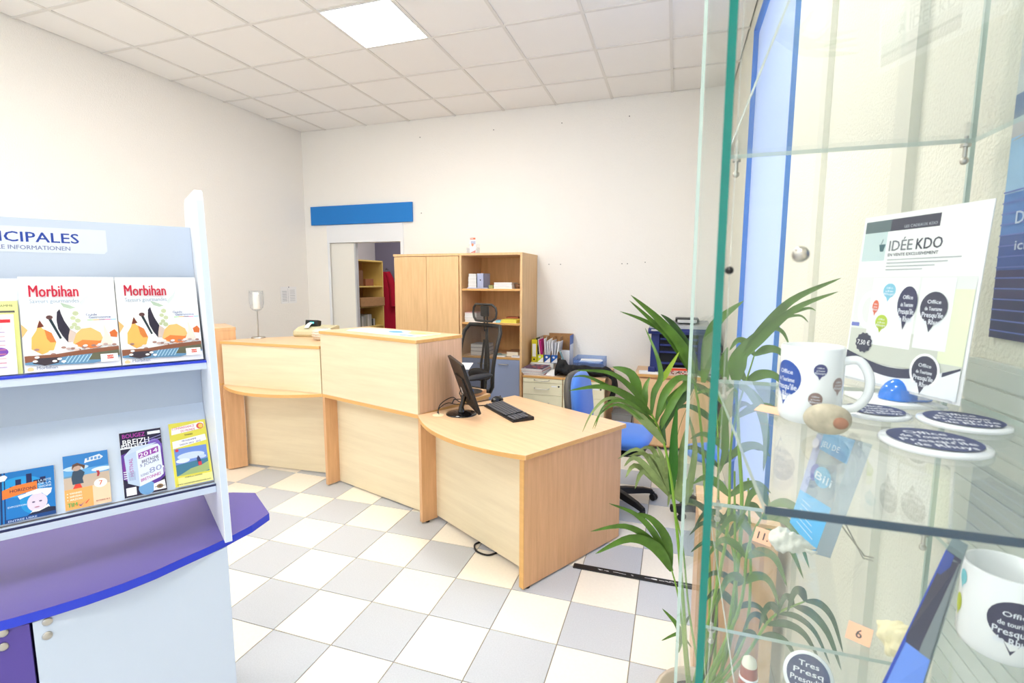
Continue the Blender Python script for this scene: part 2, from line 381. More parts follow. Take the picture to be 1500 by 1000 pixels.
b = MB(); b.T = tr(.095, .10, ZT); b.lathe([(.038, .0), (.038, .002), (.034, .004), (.012, .004)], mat('grommet_cream', (238, 222, 188), .5), 20).build('cable_grommet', dk)
# middle, raised counter
A, B = (2.246, .68), (3.285, .355); L, a = frame(A, B)
mc = thing('raised_counter', 'tallest middle section of the reception counter, maple front with papers on top', 'counter', (*A, 0), a)
MB().prism([(0, 0), (L, 0), (L, .80), (0, .80)], ZT-TT, ZT, BEECHX, BEDGE).build('desktop', mc, bevel=.002)
MB().box(.0, .03, .0, .12, .012, ZT-TT, BEECH).build('side_panel', mc, bevel=.001)
MB().box(.03, L-.004, .112, .130, .012, ZT-TT, MAPLE).build('front_panel', mc)
MB().box(L-.03, L-.002, .13, .78, .012, ZT-TT, BEECH).build('side_panel', mc, bevel=.001)
MB().box(.001, L-.001, .002, .02, ZT+.001, 1.252, MAPLE).build('raised_front', mc)
MB().box(L-.021, L-.001, .02, .455, ZT+.001, 1.252, mat('beech_pale_side', (226, 190, 160), .4, wood=('z', .14, 60))).build('raised_side', mc)
MB().box(.001, .021, .02, .455, ZT+.001, 1.252, BEECH).build('raised_side', mc)
MB().box(.45, L-.035, .48, .79, ZT+.001, ZT+.03, BEECHX, BEECH).build('inner_worktop', mc, bevel=.001)
MB().box(-.004, L+.002, -.006, .46, 1.253, 1.278, BEECHX, BEDGE).build('raised_top', mc, bevel=.002)
# left lower counter with bowed ledge
A, B = (1.205, .69), (2.244, .68); L, a = frame(A, B)
lc = thing('counter_with_ledge', 'lower left section of the reception counter with a bowed writing ledge', 'counter', (*A, 0), a)
pl = arc(L, .175)+[(L, .03), (L, .75), (.3, .45), (.02, .05)]
MB().prism(pl, ZT-TT, ZT, BEECHX, BEDGE).build('writing_ledge', lc, bevel=.002)
b = MB(); b.T = rotm('Z', -.62) ; b.box(-.012, .016, -.004, .15, .012, ZT-TT, BEECH).build('side_panel', lc, bevel=.001)
b = MB(); b.T = tr(.0, .15, 0) @ rotm('Z', math.atan2(.06, 1.0)); b.box(.06, L+.0, .0, .018, .012, ZT-TT, MAPLE).build('front_panel', lc)
MB().box(.012, L-.006, .0, .019, ZT+.001, 1.128, MAPLE).build('raised_front', lc)
MB().prism([(0, -.008), (L-.006, -.008), (L-.006, .72), (.50, .72), (.06, .19), (.0, .0)], 1.129, 1.155, BEECHX, BEDGE).build('raised_top', lc, bevel=.002)
MB().prism([(L-.03, .05), (L-.012, .05), (L-.012, .7), (L-.03, .7)], ZT, 1.128, BEECH).build('raised_side', lc)
MB().prism([(.50, .68), (L-.03, .68), (L-.03, .70), (.50, .70)], ZT, 1.128, BEECH).build('back_rail', lc)
# left tall end unit
dx, dy = .545, .838
eu = thing('tall_end_unit', 'tall beech end unit at the left end of the counter behind the brochure stand', 'counter', (1.152, .70, 0), math.atan2(.838, .545)-PI/2)
MB().box(-.5, -.002, -.36, .15, .0, ZT-.012, BEECH).build('lower_body', eu, bevel=.001)
MB().box(-.498, -.004, -.355, .147, ZT-.012, ZT+.006, BEDGE).build('body_seam', eu)  # thin recessed beech strip between lower and upper body
MB().box(-.5, -.002, -.36, .15, ZT+.006, 1.235, BEECH).build('upper_body', eu, bevel=.001)
MB().box(-.502, .0, -.362, .153, 1.236, 1.262, BEECHX, BEECH).build('top_board', eu, bevel=.001)

# ------------------------------------------------------------------ things on the counter
# goblet table lamp
gl = thing('table_lamp', 'small steel table lamp with a clear goblet shade on the left counter', 'lamp', (1.345, .965, 1.155))
b = MB(); b.lathe([(.058, 0), (.058, .010), (.05, .014), (.008, .016)], STEEL, 28).build('base', gl)
MB().lathe([(.006, .014), (.006, .245)], STEEL, 10).build('stem', gl)
gob = MB().lathe([(.012, .243), (.035, .252), (.052, .275), (.060, .315), (.061, .36), (.058, .425), (.0565, .425), (.0595, .36), (.0585, .316), (.051, .277), (.034, .254), (.0, .247)], CLEARP, 28).build('goblet_shade', gl)
MB().lathe([(.026, .262), (.028, .27), (.028, .405), (.026, .41)], mat('candle_diffuser', (255, 250, 240), .6), 18).build('frosted_tube', gl)
# woven ball basket
bs = thing('woven_basket', 'small round whitish woven basket peeking out beside the raised counter', 'basket', (2.0, 1.02, 1.155))
RAT = mat('pale_rattan', (224, 214, 196), .85, bump=(60, .8, .01))
b = MB().lathe([(.045, 0), (.075, .02), (.088, .05), (.08, .085), (.055, .105), (.05, .103), (.074, .083), (.08, .05), (.068, .022), (.0, .01)], RAT, 24).build('bowl', bs)
for z, r in ((.02, .076), (.04, .088), (.06, .089), (.08, .083)):
    MB().tube([(r*math.cos(t*PI/12), r*math.sin(t*PI/12), z+.002*(t % 2)) for t in range(24)], .004, RAT, 5, True).build('woven_strand', bs)
# cash register / card printer
cr_t = thing('cash_register', 'beige cash register with black display and paper receipt on the left counter', 'cash register', (1.72, 1.28, 1.155), .12)
BEIGE = mat('beige_plastic', (204, 196, 160), .5)
def ygrad(prof, x0, x1, mt, mb=None):
    mb = mb or MB(); n = len(prof); vs = [(x0, y, z) for y, z in prof]+[(x1, y, z) for y, z in prof]
    mb.add(vs, [tuple(range(n)), tuple(range(n, 2*n))[::-1]]+[(i, n+i, n+(i+1) % n, (i+1) % n) for i in range(n)], mt); return mb
ygrad([(-.10, 0), (-.115, .02), (-.11, .055), (-.03, .085), (.08, .10), (.12, .09), (.12, 0)], -.17, .17, BEIGE).build('body', cr_t, bevel=.006)
b = MB(); b.T = tr(-.03, .02, .095) @ rotm('X', -.2); b.box(-.08, .05, -.03, .03, 0, .05, BLACK).build('printer_housing', cr_t, bevel=.004)
b = MB(); b.T = tr(-.03, -.022, .112) @ rotm('X', -.2); b.box(-.02, .02, -.004, 0, .005, .022, mat('lcd_cyan', (60, 200, 205), .3, emit=.6)).build('display', cr_t)
b = MB(); b.grid(lambda u, v: (-.055+u*.045-v*.02, -.02-v*.06, .128-.035*v*v-.01*v), 3, 6, PAPER).build('receipt', cr_t, solid=.001)
# leaflets on the raised counter top
def rel(parent_xy, ang, w):
    d = Vector((w[0]-parent_xy[0], w[1]-parent_xy[1])); c, s = math.cos(-ang), math.sin(-ang); return d.x*c-d.y*s, d.x*s+d.y*c
ws = thing('white_leaflets', 'loose white leaflets lying at the left of the raised counter top', 'papers', (2.62, .80, 1.279), -.25)
MB().box(-.15, .15, -.10, .10, 0, .002, PAPER).build('sheet', ws)
b = MB(); b.T = tr(-.02, .05, .002) @ rotm('Z', .2); b.box(-.16, .12, -.10, .08, 0, .002, PAPER).build('sheet', ws)
mp_ = thing('tourist_map', 'blue and yellow printed tourist map spread on the raised counter top', 'map', (3.00, .70, 1.279), -.30)
MB().box(-.26, .24, -.13, .13, 0, .003, PAPER).build('sheet', mp_)
p = Print((-.26, -.13, .003), (1, 0, 0), (0, 1, 0))
p.rect(.005, .005, .495, .255, (196, 218, 240)); p.poly([(.2, .255), (.26, .15), (.38, .09), (.48, .13), (.495, .255)], (222, 226, 150)); p.disk(.14, .16, .08, .05, (64, 156, 222)); p.rect(.3, .01, .46, .05, (120, 160, 210)); p.disk(.36, .19, .05, .03, (170, 205, 120)); p.disk(.20, .20, .04, .03, (245, 245, 235))
p.build('printed_map', mp_)
# monitor (seen from the back)
mo = thing('monitor', 'black flat computer monitor on a round gloss foot, seen from behind', 'monitor', (3.555, .47, ZT), 2.20)
MB().lathe([(.105, 0), (.105, .006), (.09, .012), (.03, .018), (.0, .02)], BLACKG, 36).build('foot', mo)
MB().tube([(0, 0, .015), (0, .0, .05), (0, -.012, .09), (0, -.02, .13)], [.026, .017, .016, .022], BLACKG, 12).build('neck', mo)
b = MB(); b.T = tr(0, -.02, .212) @ rotm('X', -.33); b.box(-.225, .225, -.008, .014, -.175, .175, BLACK).build('housing', mo, bevel=.006)
b = MB(); b.T = tr(0, -.02, .212) @ rotm('X', -.33); b.box(-.12, .12, .012, .024, -.09, .06, BLACK).build('rear_bulge', mo, bevel=.006)
b = MB(); b.T = tr(0, -.02, .212) @ rotm('X', -.33); b.box(-.21, .21, -.0092, -.007, -.15, .16, mat('dark_screen', (20, 22, 26), .1)).build('screen', mo)
b = MB(); b.T = tr(0, -.02, .212) @ rotm('X', -.33)
b.box(.03, .065, .0242, .0248, -.075, -.03, PAPER).build('rating_label', mo)
# cables by the monitor
tag(MB().tube([at(662, 591, 3.05), at(665, 585, 3.05), (3.50, .60, .84), (3.52, .52, .90), (3.545, .48, .93)], .004, BLACK, 6).build('video_cable'), 'black video cable rising from the desk grommet to the monitor', 'cable')
def curve_pts(P, n=6):
    P = [Vector(q) for q in P]; out = []
    for i in range(len(P)-1):
        a, b_, c, d = P[max(i-1, 0)], P[i], P[i+1], P[min(i+2, len(P)-1)]
        for k in range(n):
            t = k/n; out.append(.5*((2*b_)+(c-a)*t+(2*a-5*b_+4*c-d)*t*t+(3*b_-a-3*c+d)*t**3))
    return out+[P[-1]]
tag(MB().tube(curve_pts([(3.40, .42, .773), (3.405, .46, .83), (3.45, .55, .86), (3.50, .56, .83), (3.56, .66, .785), (3.62, .72, .775), (3.64, .74, .776)]), .0035, BLACK, 6).build('keyboard_cable'), 'thin black cable looping over the desk behind the monitor', 'cable')
tag(MB().tube(curve_pts([(3.42, .40, .773), (3.40, .44, .80), (3.43, .52, .825), (3.49, .60, .80), (3.60, .90, .776)]), .003, BLACK, 6).build('mouse_cable'), 'thin black mouse cable lying on the desk beside the raised counter', 'cable')
tag(MB().tube(curve_pts([(3.80, .26, .006), (3.76, .20, .006), (3.80, .13, .006), (3.88, .11, .006), (3.93, .16, .006)]), .006, BLACK, 6).build('power_cable'), 'black power cable on the floor peeking out under the desk front', 'cable')
# keyboard
k0, k1 = Vector((3.645, .80)), Vector((4.045, .395)); kl = (k1-k0).length; ka = math.atan2((k1-k0).y, (k1-k0).x)
kb = thing('keyboard', 'black computer keyboard lying on the open desk', 'keyboard', ((k0.x+k1.x)/2, (k0.y+k1.y)/2, ZT), ka)
kl = .47
ygrad([(-.078, 0), (-.08, .012), (.07, .026), (.078, .022), (.078, 0)], -kl/2, kl/2, BLACK).build('body', kb, bevel=.003)
KEY = mat('key_cap', (92, 92, 98), .5); key0 = None
for r in range(6):
    for c in range(19):
        if c in (14,) or (r == 5 and c > 15): continue
        if r == 0 and 4 <= c <= 8:
            if c > 4: continue
            MB().box(-kl/2+.02+4*.0235, -kl/2+.02+9*.0235-.003, -.07, -.052, .012, .022, KEY).build('space_bar', kb, bevel=.002); continue
        if key0 is None:
            key0 = MB().box(-.0098, .0098, -.0092, .0092, 0, .007, KEY).build('key', kb, bevel=.002); o = key0
        else: o = key0.copy(); COL.objects.link(o)
        yy = -.061+r*.0225; o.location = (-kl/2+.03+c*.0235, yy, .0145+(yy+.08)*.094); o.parent = kb
# mice
def mouse(name, label, loc, rz, mt, s=1):
    m = thing(name, label, 'mouse', loc, rz)
    def f(u, v):
        t = u*2*PI; q = math.sin(v*PI/2); return (s*.031*q*math.cos(t), s*.055*q*math.sin(t), s*.034*math.cos(v*PI/2)*(1-.15*math.sin(t)*q))
    b = MB(); b.grid(lambda u, v: f(u, 1-v), 24, 8, mt); b.v = [(x, y, max(z, 0)) for x, y, z in b.v]; b.build('shell', m)
    b = MB(); b.T = tr(0, .03*s, .028*s) @ rotm('Y', PI/2); b.lathe([(.004, -.003), (.006*s, -.002), (.006*s, .002), (.004, .003)], DGREY, 10).build('scroll_wheel', m); return m
mouse('computer_mouse', 'glossy black computer mouse at the head of the keyboard', (3.66, .90, ZT), -.4, BLACKG, 1.1)
MB
mpd = tag(MB().prism([(.11*math.cos(t*PI/16), .10*math.sin(t*PI/16)) for t in range(32)], 0, .003, DGREY).build('mouse_pad'), 'dark oval mouse pad on the desk behind the raised counter', 'mouse pad'); mpd.location = (3.38, 1.01, ZT+.031)
mouse('blue_mouse', 'small bright blue mouse on its pad beside the black office chair', (3.39, .99, ZT+.0345), .9, mat('blue_gloss', (30, 120, 210), .2, coat=.5))
# paper tilted on copy stand behind monitor
pc = thing('copy_stand', 'white sheet on a small black wire stand behind the monitor', 'copy stand', (3.25, .97, ZT+.031), .2)
MB().tube(curve_pts([(0, .02, 0), (-.01, .02, .16), (-.04, .02, .23), (-.07, .02, .235), (-.09, .02, .20)]), .003, BLACK, 6).build('wire_arm', pc)
MB().lathe([(.05, 0), (.05, .006)], BLACK, 16).build('foot', pc)
b = MB(); b.T = tr(.06, -.01, .205) @ rotm('X', .12); b.box(-.14, .10, -.09, .09, 0, .003, PAPER).build('sheet', pc)

# ------------------------------------------------------------------ office chairs
def star_base(t, R=.33, h=.08, col=BLACK):
    for k in range(5):
        a = 2*PI*k/5+.3; T = rotm('Z', a)
        b = MB(); b.T = T; vs = []
        for x, w, z0, z1 in ((.0, .036, .07, .125), (.10, .03, .075, .122), (.24, .024, .065, .105), (R, .02, .055, .085)):
            vs += [(x, -w, z0), (x, w, z0), (x, w*.7, z1), (x, -w*.7, z1)]
        fs = [(4*i+j, 4*i+(j+1) % 4, 4*i+4+(j+1) % 4, 4*i+4+j) for i in range(3) for j in range(4)]+[(3, 2, 1, 0), (12, 13, 14, 15)]
        b.add(vs, fs, col).build('base_arm', t, bevel=.004)
        cst = MB(); cst.T = T @ tr(R, 0, 0) @ rotm('Z', k*1.3)
        cst.box(-.012, .012, -.012, .012, .045, .066, col)
        for sgn in (-1, 1):
            q = MB(); q.T = T @ tr(R, 0, .026) @ rotm('Z', k*1.3) @ tr(.012, sgn*.013, 0) @ rotm('X', PI/2); q.lathe([(.018, -.009), (.026, -.007), (.026, .007), (.018, .009)], BLACK, 14)
            cst.v += q.v if False else []; k0_ = len(cst.v); cst.v += q.v; i_ = cst.m(BLACK)
            for f in q.f: cst.f.append(tuple(k0_+j for j in f)); cst.mi.append(i_); cst.sm.append(True)
        cst.build('caster', t)
    MB().lathe([(.035, .09), (.035, .14), (.026, .16), (.026, .32), (.016, .32), (.016, .43)], col, 16).build('gas_lift', t)
def cushion(mb, w, d, h, mt, z, taper=.06, n=14):
    """rounded pad, w wide (x), d deep (y)"""
    def f(u, v):
        t = u*2*PI; c, s_ = math.cos(t), math.sin(t); e = .55
        px = math.copysign(abs(c)**e, c)*w/2; py = math.copysign(abs(s_)**e, s_)*d/2
        ph = v*PI; q = math.sin(ph)**.45 if 0 < v < 1 else 0; return (px*q, py*q, z-h/2*math.cos(ph))
    return mb.grid(f, 36, n, mt)
MESHM = None
def mesh_mat():
    m = bpy.data.materials.new('chair_mesh'); m.use_nodes = True; nt = m.node_tree; nt.nodes.clear(); L = nt.links.new
    o = nt.nodes.new('ShaderNodeOutputMaterial'); t = nt.nodes.new('ShaderNodeBsdfTransparent'); d = nt.nodes.new('ShaderNodeBsdfDiffuse'); d.inputs[0].default_value = (.06, .055, .05, 1)
    mx = nt.nodes.new('ShaderNodeMixShader'); mx.inputs[0].default_value = .6; L(t.outputs[0], mx.inputs[1]); L(d.outputs[0], mx.inputs[2]); L(mx.outputs[0], o.inputs[0]); return m
MESHM = mesh_mat()
oc = thing('office_chair', 'black high-back mesh office chair with headrest behind the counter', 'chair', (3.09, 1.50, 0), -.42)
FR = mat('chair_frame', (50, 49, 47), .45)
star_base(oc)
b = MB(); cushion(b, .48, .46, .09, mat('black_seat_fabric', (38, 40, 62), .9), .54); b.T = Matrix(); o = b.build('seat', oc); o.location = (0, -.05, 0)
def bk(u, v):   # back surface, u across 0..1, v up 0..1
    w = .21+.04*v-.03*max(0, v-.75)*2; x = (u-.5)*2*w; return Vector((x, .20+.10*v-.05*math.sin(v*PI)-.03*(1-(2*u-1)**2)*-1, .66+.60*v))
MB().grid(lambda u, v: tuple(bk(.03+.94*u, .02+.96*v)), 10, 12, MESHM).build('back_mesh', oc)
rim = [bk(u, 0) for u in (.1, .3, .5, .7, .9)]+[bk(1, v/10) for v in range(1, 10)]+[bk(u, 1) for u in (.92, .7, .5, .3, .08)]+[bk(0, v/10) for v in range(9, 0, -1)]
MB().tube(rim, .019, FR, 8, True).build('back_frame', oc)
MB().tube([(0.0, .12, .44), (0, .27, .50), (0, .31, .70), (0, .33, 1.0), (0, .34, 1.22)], [.03, .03, .02, .016, .014], FR, 8).build('spine', oc)
for sgn in (-1, 1): MB().tube(curve_pts([(0, .31, .72), (sgn*.05, .31, .85), (sgn*.035, .32, 1.0), (sgn*.02, .325, 1.12)]), .012, FR, 6).build('back_strut', oc)
b = MB(); b.ball((0, .235, .80), (.15, .035, .06), BLACK, 20, 10).build('lumbar_pad', oc)
for sgn in (-.02, .02): MB().tube([(sgn, .33, 1.20), (sgn, .325, 1.34)], .007, BLACK, 6).build('headrest_post', oc)
def hr(u, v): return Vector(((u-.5)*.31*(1-.1*abs(2*v-1)), .31-.03*math.cos((u-.5)*PI)-.0, 1.30+.155*v))
MB().grid(lambda u, v: tuple(hr(.04+.92*u, .04+.92*v)), 8, 5, MESHM).build('headrest_mesh', oc)
rim = [hr(u, 0) for u in (.12, .3, .5, .7, .88)]+[hr(1, v) for v in (.2, .5, .8)]+[hr(u, 1) for u in (.88, .7, .5, .3, .12)]+[hr(0, v) for v in (.8, .5, .2)]
MB().tube(rim, .011, FR, 8, True).build('headrest_frame', oc)
b = MB(); b.T = Matrix(); b.box(-.05, .05, .30, .325, 1.34, 1.44, FR).build('headrest_bracket', oc, bevel=.01)
for sgn in (-1, 1):
    MB().tube([(sgn*.18, .0, .46), (sgn*.27, .0, .47), (sgn*.28, .0, .55), (sgn*.28, .01, .835)], [.018, .018, .022, .02], BLACK, 8).build('armrest_post', oc)
    b = MB(); cushion(b, .10, .30, .04, mat('armrest_grey', (52, 54, 60), .5), .85, n=8); o = b.build('armrest_pad', oc); o.location = (sgn*.28, -.04, 0)

def blue_chair(label, loc, rz):
    t = thing('task_chair', label, 'chair', loc, rz, None)
    star_base(t, .31)
    b = MB(); cushion(b, .50, .52, .12, BLUEF, .535); b.build('seat', t)
    b = MB(); cushion(b, .46, .46, .05, BLACK, .46, n=8); b.build('seat_shell', t)
    def pad(mt, d, th, s):
        def f(u, v):
            tt = u*2*PI; c, s_ = math.cos(tt), math.sin(tt); e = .6
            px = math.copysign(abs(c)**e, c)*.21*s; pz = math.copysign(abs(s_)**e, s_)*.225*s
            q = math.sin(v*PI)**.5 if 0 < v < 1 else 0
            z = .765+pz*q; return (px*q*(1-.12*pz), .25+d+.10*(z-.54)-th*math.cos(v*PI)+.12*(px*q)**2*-1, z)
        return MB().grid(f, 32, 10, mt)
    pad(BLUEF, -.005, .05, 1).build('backrest', t); pad(mat('back_shell_grey', (86, 84, 80), .5), .05, .045, .99).build('back_shell', t)
    MB().tube([(0, .10, .43), (0, .27, .44), (0, .31, .52), (0, .315, .68)], [.022, .022, .022, .02], BLACK, 8).build('back_support', t)
    MB().tube([(.06, 0, .44), (.22, -.02, .42)], .007, BLACK, 6).build('height_lever', t)
    return t
blue_chair('blue fabric task chair with grey back shell tucked behind the open desk', (4.53, 1.10, 0), math.radians(84))
st_ = thing('swivel_stool', 'blue padded swivel stool almost hidden behind the palm beside the frosted window', 'stool', (5.17, 1.0, 0), .5)
star_base(st_, .17)
b = MB(); cushion(b, .30, .30, .08, BLUEF, .50); b.build('seat', st_)

# ------------------------------------------------------------------ cabinets at the back wall
YC = 2.37; HC = 1.965
cc = thing('wardrobe_cabinet', 'tall closed beech cabinet with two plain doors beside the doorway', 'cabinet', (1.905, YC, 0))
MB().box(0, .79, .02, .585, .0, HC-.025, CABW).build('carcass', cc)
MB().box(-.006, .792, -.004, .59, HC-.025, HC, BEECHX, CABW).build('top_board', cc, bevel=.001)
MB().box(.003, .398, .0, .019, .06, HC-.03, CABW).build('door', cc, bevel=.001); MB().box(.402, .785, .0, .019, .06, HC-.03, CABW).build('door', cc, bevel=.001)
bc = thing('bookcase', 'open beech bookcase with grey lower doors beside the closed cabinet', 'bookcase', (2.702, YC, 0)); BW = .703
INNER = mat('bookcase_inside', (233, 190, 132), .5, wood=('z', .12, 36))
MB().box(0, .022, .0, .585, 0, HC-.024, CABW).build('side_panel', bc); MB().box(BW-.024, BW, .0, .585, 0, HC-.024, CABW).build('side_panel', bc)
MB().box(-.002, BW+.002, -.004, .588, HC-.024, HC, BEECHX, CABW).build('top_board', bc, bevel=.001); MB().box(.022, BW-.024, .565, .58, 0, HC-.024, INNER).build('back_panel', bc)
for z in (1.592, 1.231, .867): MB().box(.022, BW-.024, .012, .565, z-.022, z, BEECHX, BEDGE).build('shelf', bc, bevel=.001)
for x0, x1, hx in ((.024, .349, .26), (.353, BW-.026, .50)):
    d = MB().box(x0, x1, -.004, .014, .06, .842, GREYD).build('lower_door', bc, bevel=.001)
    MB().tube([(hx-.05, -.004, .795), (hx-.045, -.026, .795), (hx+.045, -.026, .795), (hx+.05, -.004, .795)], .005, STEEL, 8).build('handle', d)
for x in (.06, .64):
    for z in (1.70, 1.78, 1.40): MB().box(x, x+.006, .562, .566, z, z+.006, GREYP).build('shelf_pin', bc)
def book(label, x0, x1, y0, y1, z0, z1, cover, pages=None, group=None, name='book', rz=0, cat='book'):
    t = thing(name, label, cat, ((x0+x1)/2, (y0+y1)/2, z0), rz, group); w, d, h = (x1-x0)/2, (y1-y0)/2, z1-z0; c = min(.004, h*.18)
    MB().box(-w+.003, w-.003, -d+.001, d-.003, c, h-c, pages or PAGES).build('pages', t)
    m = MB(); m.box(-w, w, -d, d, 0, c, cover); m.box(-w, w, -d, d, h-c, h, cover); m.box(-w, w, d-.003, d, c, h-c, cover); m.build('cover', t); return t
def stack(x0, x1, y0, y1, z, hs, cols, labels, group, cat='book', name='book'):
    for i, (h, c, l) in enumerate(zip(hs, cols, labels)):
        book(l, x0+random.uniform(-.004, .004), x1+random.uniform(-.004, .004), y0+random.uniform(0, .006), y1, z, z+h, c, group=group, name=name, cat=cat); z += h+.0004
    return z
WC = mat('white_cover', (232, 230, 228), .5); LIL = mat('lilac_cover', (172, 178, 206), .6); BRN = mat('brown_cover', (120, 84, 56), .6)
ordn = ['lowest', 'second lowest', 'middle', 'second highest', 'topmost']
tag(MB().box(2.775, 3.01, 2.40, 2.60, 1.5925, 1.602, LIL).build('flat_booklet', bevel=.001), 'flat grey booklet under the white book stack on the top shelf', 'booklet')
stack(2.79, 2.885, 2.40, 2.60, 1.6025, [.035, .038, .036, .036], [WC]*4, ['white book %s in the narrow stack on the top bookcase shelf' % q for q in ('lowest', 'second lowest', 'second highest', 'topmost')], 'white books on the top shelf')
fb = thing('file_box', 'lilac cardboard file box beside the white book stack on the top shelf', 'box', (2.93, 2.50, 1.6025))
m = MB(); m.box(-.038, .038, -.10, -.096, 0, .15, LIL); m.box(-.038, -.035, -.10, .09, 0, .13, LIL); m.box(.035, .038, -.10, .09, 0, .15, LIL); m.box(-.038, .038, .087, .09, 0, .15, LIL); m.box(-.038, .038, -.10, .09, 0, .003, LIL); m.build('body', fb)
b = MB(); b.T = tr(.0, -.1005, .08) @ rotm('X', PI/2); b.lathe([(.008, -.0005), (.008, .001)], DGREY, 10).build('finger_hole', fb)
gb = thing('index_card_box', 'small olive card box between book stack and paper pile, top shelf', 'box', (3.045, 2.46, 1.5925))
OLV = mat('olive_card', (158, 156, 96), .7); MB().box(-.024, .024, -.05, .05, 0, .03, OLV).build('body', gb, bevel=.001); MB().box(-.026, .026, -.052, .052, .024, .036, OLV).build('lid', gb, bevel=.001)
stack(3.08, 3.285, 2.395, 2.62, 1.5925, [.03, .034], [PAPER]*2, ['lower white paper ream on the top bookcase shelf', 'upper white paper ream on the top bookcase shelf'], 'white paper reams on the top shelf', 'paper', 'paper_ream')
bk_ = thing('small_basket', 'small brown wicker basket at the right of the top bookcase shelf', 'basket', (3.325, 2.50, 1.5925))
MB().lathe([(.03, 0), (.042, .02), (.045, .045), (.041, .045), (.038, .02), (.0, .006)], BRN, 16).build('bowl', bk_); MB().tube([(.044*math.cos(t*PI/10), .044*math.sin(t*PI/10), .045) for t in range(20)], .004, BRN, 5, True).build('rim', bk_)
# middle shelf
stack(2.745, 2.885, 2.40, 2.60, 1.2315, [.03, .028, .032, .012], [WC, WC, WC, mat('pink_cover', (206, 150, 150), .6)], ['white book %s in the stack behind the chair headrest' % q for q in ('lowest', 'second lowest', 'second highest')]+['thin pinkish book topmost behind the chair headrest'], 'books on the middle shelf')
tag(MB().box(2.90, 3.10, 2.40, 2.60, 1.2315, 1.238, PAPER).build('paper_sheaf'), 'white paper sheaf on the middle bookcase shelf behind the headrest', 'papers')
o = MB().box(-.05, .05, -.08, .08, 0, .02, mat('pale_cyan', (140, 200, 216), .5)).build('brochure', bevel=.001); o.location = (3.125, 2.50, 1.2315); o.rotation_euler.z = .3; tag(o, 'pale cyan brochure beside the yellow folder on the middle shelf', 'brochure')
yf = thing('yellow_folder', 'yellow folder with papers on the middle bookcase shelf', 'folder', (3.255, 2.48, 1.2315), -.1)
YEL = mat('yellow_card', (232, 220, 92), .6)
for i in range(3): MB().box(-.095+i*.006, .09, -.08, .09, i*.012, i*.012+.0115, YEL).build('cover', yf)
tag(MB().box(3.16, 3.30, 2.575, 2.68, 1.2315, 1.285, mat('red_brown', (160, 84, 56), .6)).build('flat_box', bevel=.001), 'reddish flat box behind the yellow folder on the middle shelf', 'box')
# lower ledge
stack(2.80, 3.0, 2.42, 2.62, .8675, [.045, .04, .035], [mat('grey_cover', (160, 160, 165), .6)]*3, ['grey book %s in the pile seen through the chair mesh' % q for q in ('lowest', 'middle', 'topmost')], 'grey books seen through the chair mesh')
book('thick cream paged book with brown cover on the lowest shelf', 3.215, 3.345, 2.43, 2.62, .868, .925, BRN, mat('cream_pages', (232, 222, 200), .8))
for (x, y, r, c, l) in ((3.10, 2.47, .2, (120, 152, 150), 'grey green leaflet pile spilling over the lowest bookcase shelf edge'), (3.17, 2.45, -.15, (184, 190, 178), 'pale leaflet pile beside the thick book on the lowest shelf'), (3.325, 2.45, .0, (206, 202, 206), 'white leaflets at the right end of the lowest bookcase shelf')):
    t = thing('leaflet_pile', l, 'leaflets', (x, y, .868), r)
    for i in range(3): m = MB(); m.T = rotm('Z', .12*i); m.box(-.045, .045, -.06, .06, i*.006, i*.006+.0055, plain(c) if i == 2 else PAPER).build('leaflet', t)
# leaflet holder on top
lh = thing('leaflet_holder', 'clear leaflet holder with orange and white leaflet on top of the bookcase', 'leaflet holder', (2.835, 2.44, HC+.001), .05)
m = MB(); m.box(-.062, .062, -.04, -.037, 0, .05, CLEARP); m.box(-.062, .062, .03, .033, 0, .10, CLEARP); m.box(-.062, .062, -.04, .033, 0, .003, CLEARP); m.box(-.062, -.059, -.04, .033, 0, .06, CLEARP); m.box(.059, .062, -.04, .033, 0, .06, CLEARP); m.build('holder', lh)
MB().box(-.035, .03, -.01, .004, .004, .165, PAPER).build('leaflet', lh)
p = Print((-.035, -.0102, .004), (1, 0, 0), (0, 0, 1)); ORG = (232, 110, 70)
p.rect(.002, .14, .063, .159, ORG); p.rect(.01, .09, .063, .125, (176, 182, 204)); p.disk(.03, .085, .013, .016, (238, 150, 110)); p.poly([(.002, .002), (.063, .03), (.063, .002)], ORG); p.text(.005, .146, 'Guide', .01, (250, 240, 235)); p.build('printed_cover', lh)

# ------------------------------------------------------------------ drawer pedestals
for i, (x0, l) in enumerate(((3.465, 'cream and beech drawer pedestal next to the bookcase'), (3.882, 'cream drawer pedestal behind the blue chair, black jacket hanging over it'))):
    t = thing('drawer_pedestal', l, 'drawers', (x0, 2.21, 0), 0, 'drawer pedestals at the back wall'); w = .412
    MB().box(0, w, .018, .735, .04, .70, CABW).build('body', t); MB().box(-.001, w+.001, -.004, .735, .70, .722, BEECHX, BEDGE).build('top_board', t, bevel=.001)
    for z0, z1, hz in ((.655, .697, .676), (.530, .652, .591), (.33, .527, .445), (.06, .327, .22)):
        d = MB().box(.003, w-.003, 0, .018, z0, z1, CREAMP).build('drawer', t, bevel=.001)
        MB().tube(curve_pts([(.125, .0, hz+.008), (.13, -.022, hz+.004), (.20, -.026, hz), (.27, -.022, hz+.004), (.275, .0, hz+.008)], 4), .004, STEEL, 6).build('handle', d)
    b = MB(); b.T = tr(.375, 0, .625) @ rotm('X', PI/2); b.lathe([(.009, 0), (.009, .004)], DGREY, 12).build('lock', t)
    MB().box(.30, .355, -.0012, 0, .618, .630, PAPER).build('name_strip', t)
    for x in (.04, w-.04):
        for y in (.06, .68): b = MB(); b.T = tr(x, y, 0); b.lathe([(.015, 0), (.015, .02), (.01, .04)], BLACK, 8).build('foot', t)
ZP = .7225
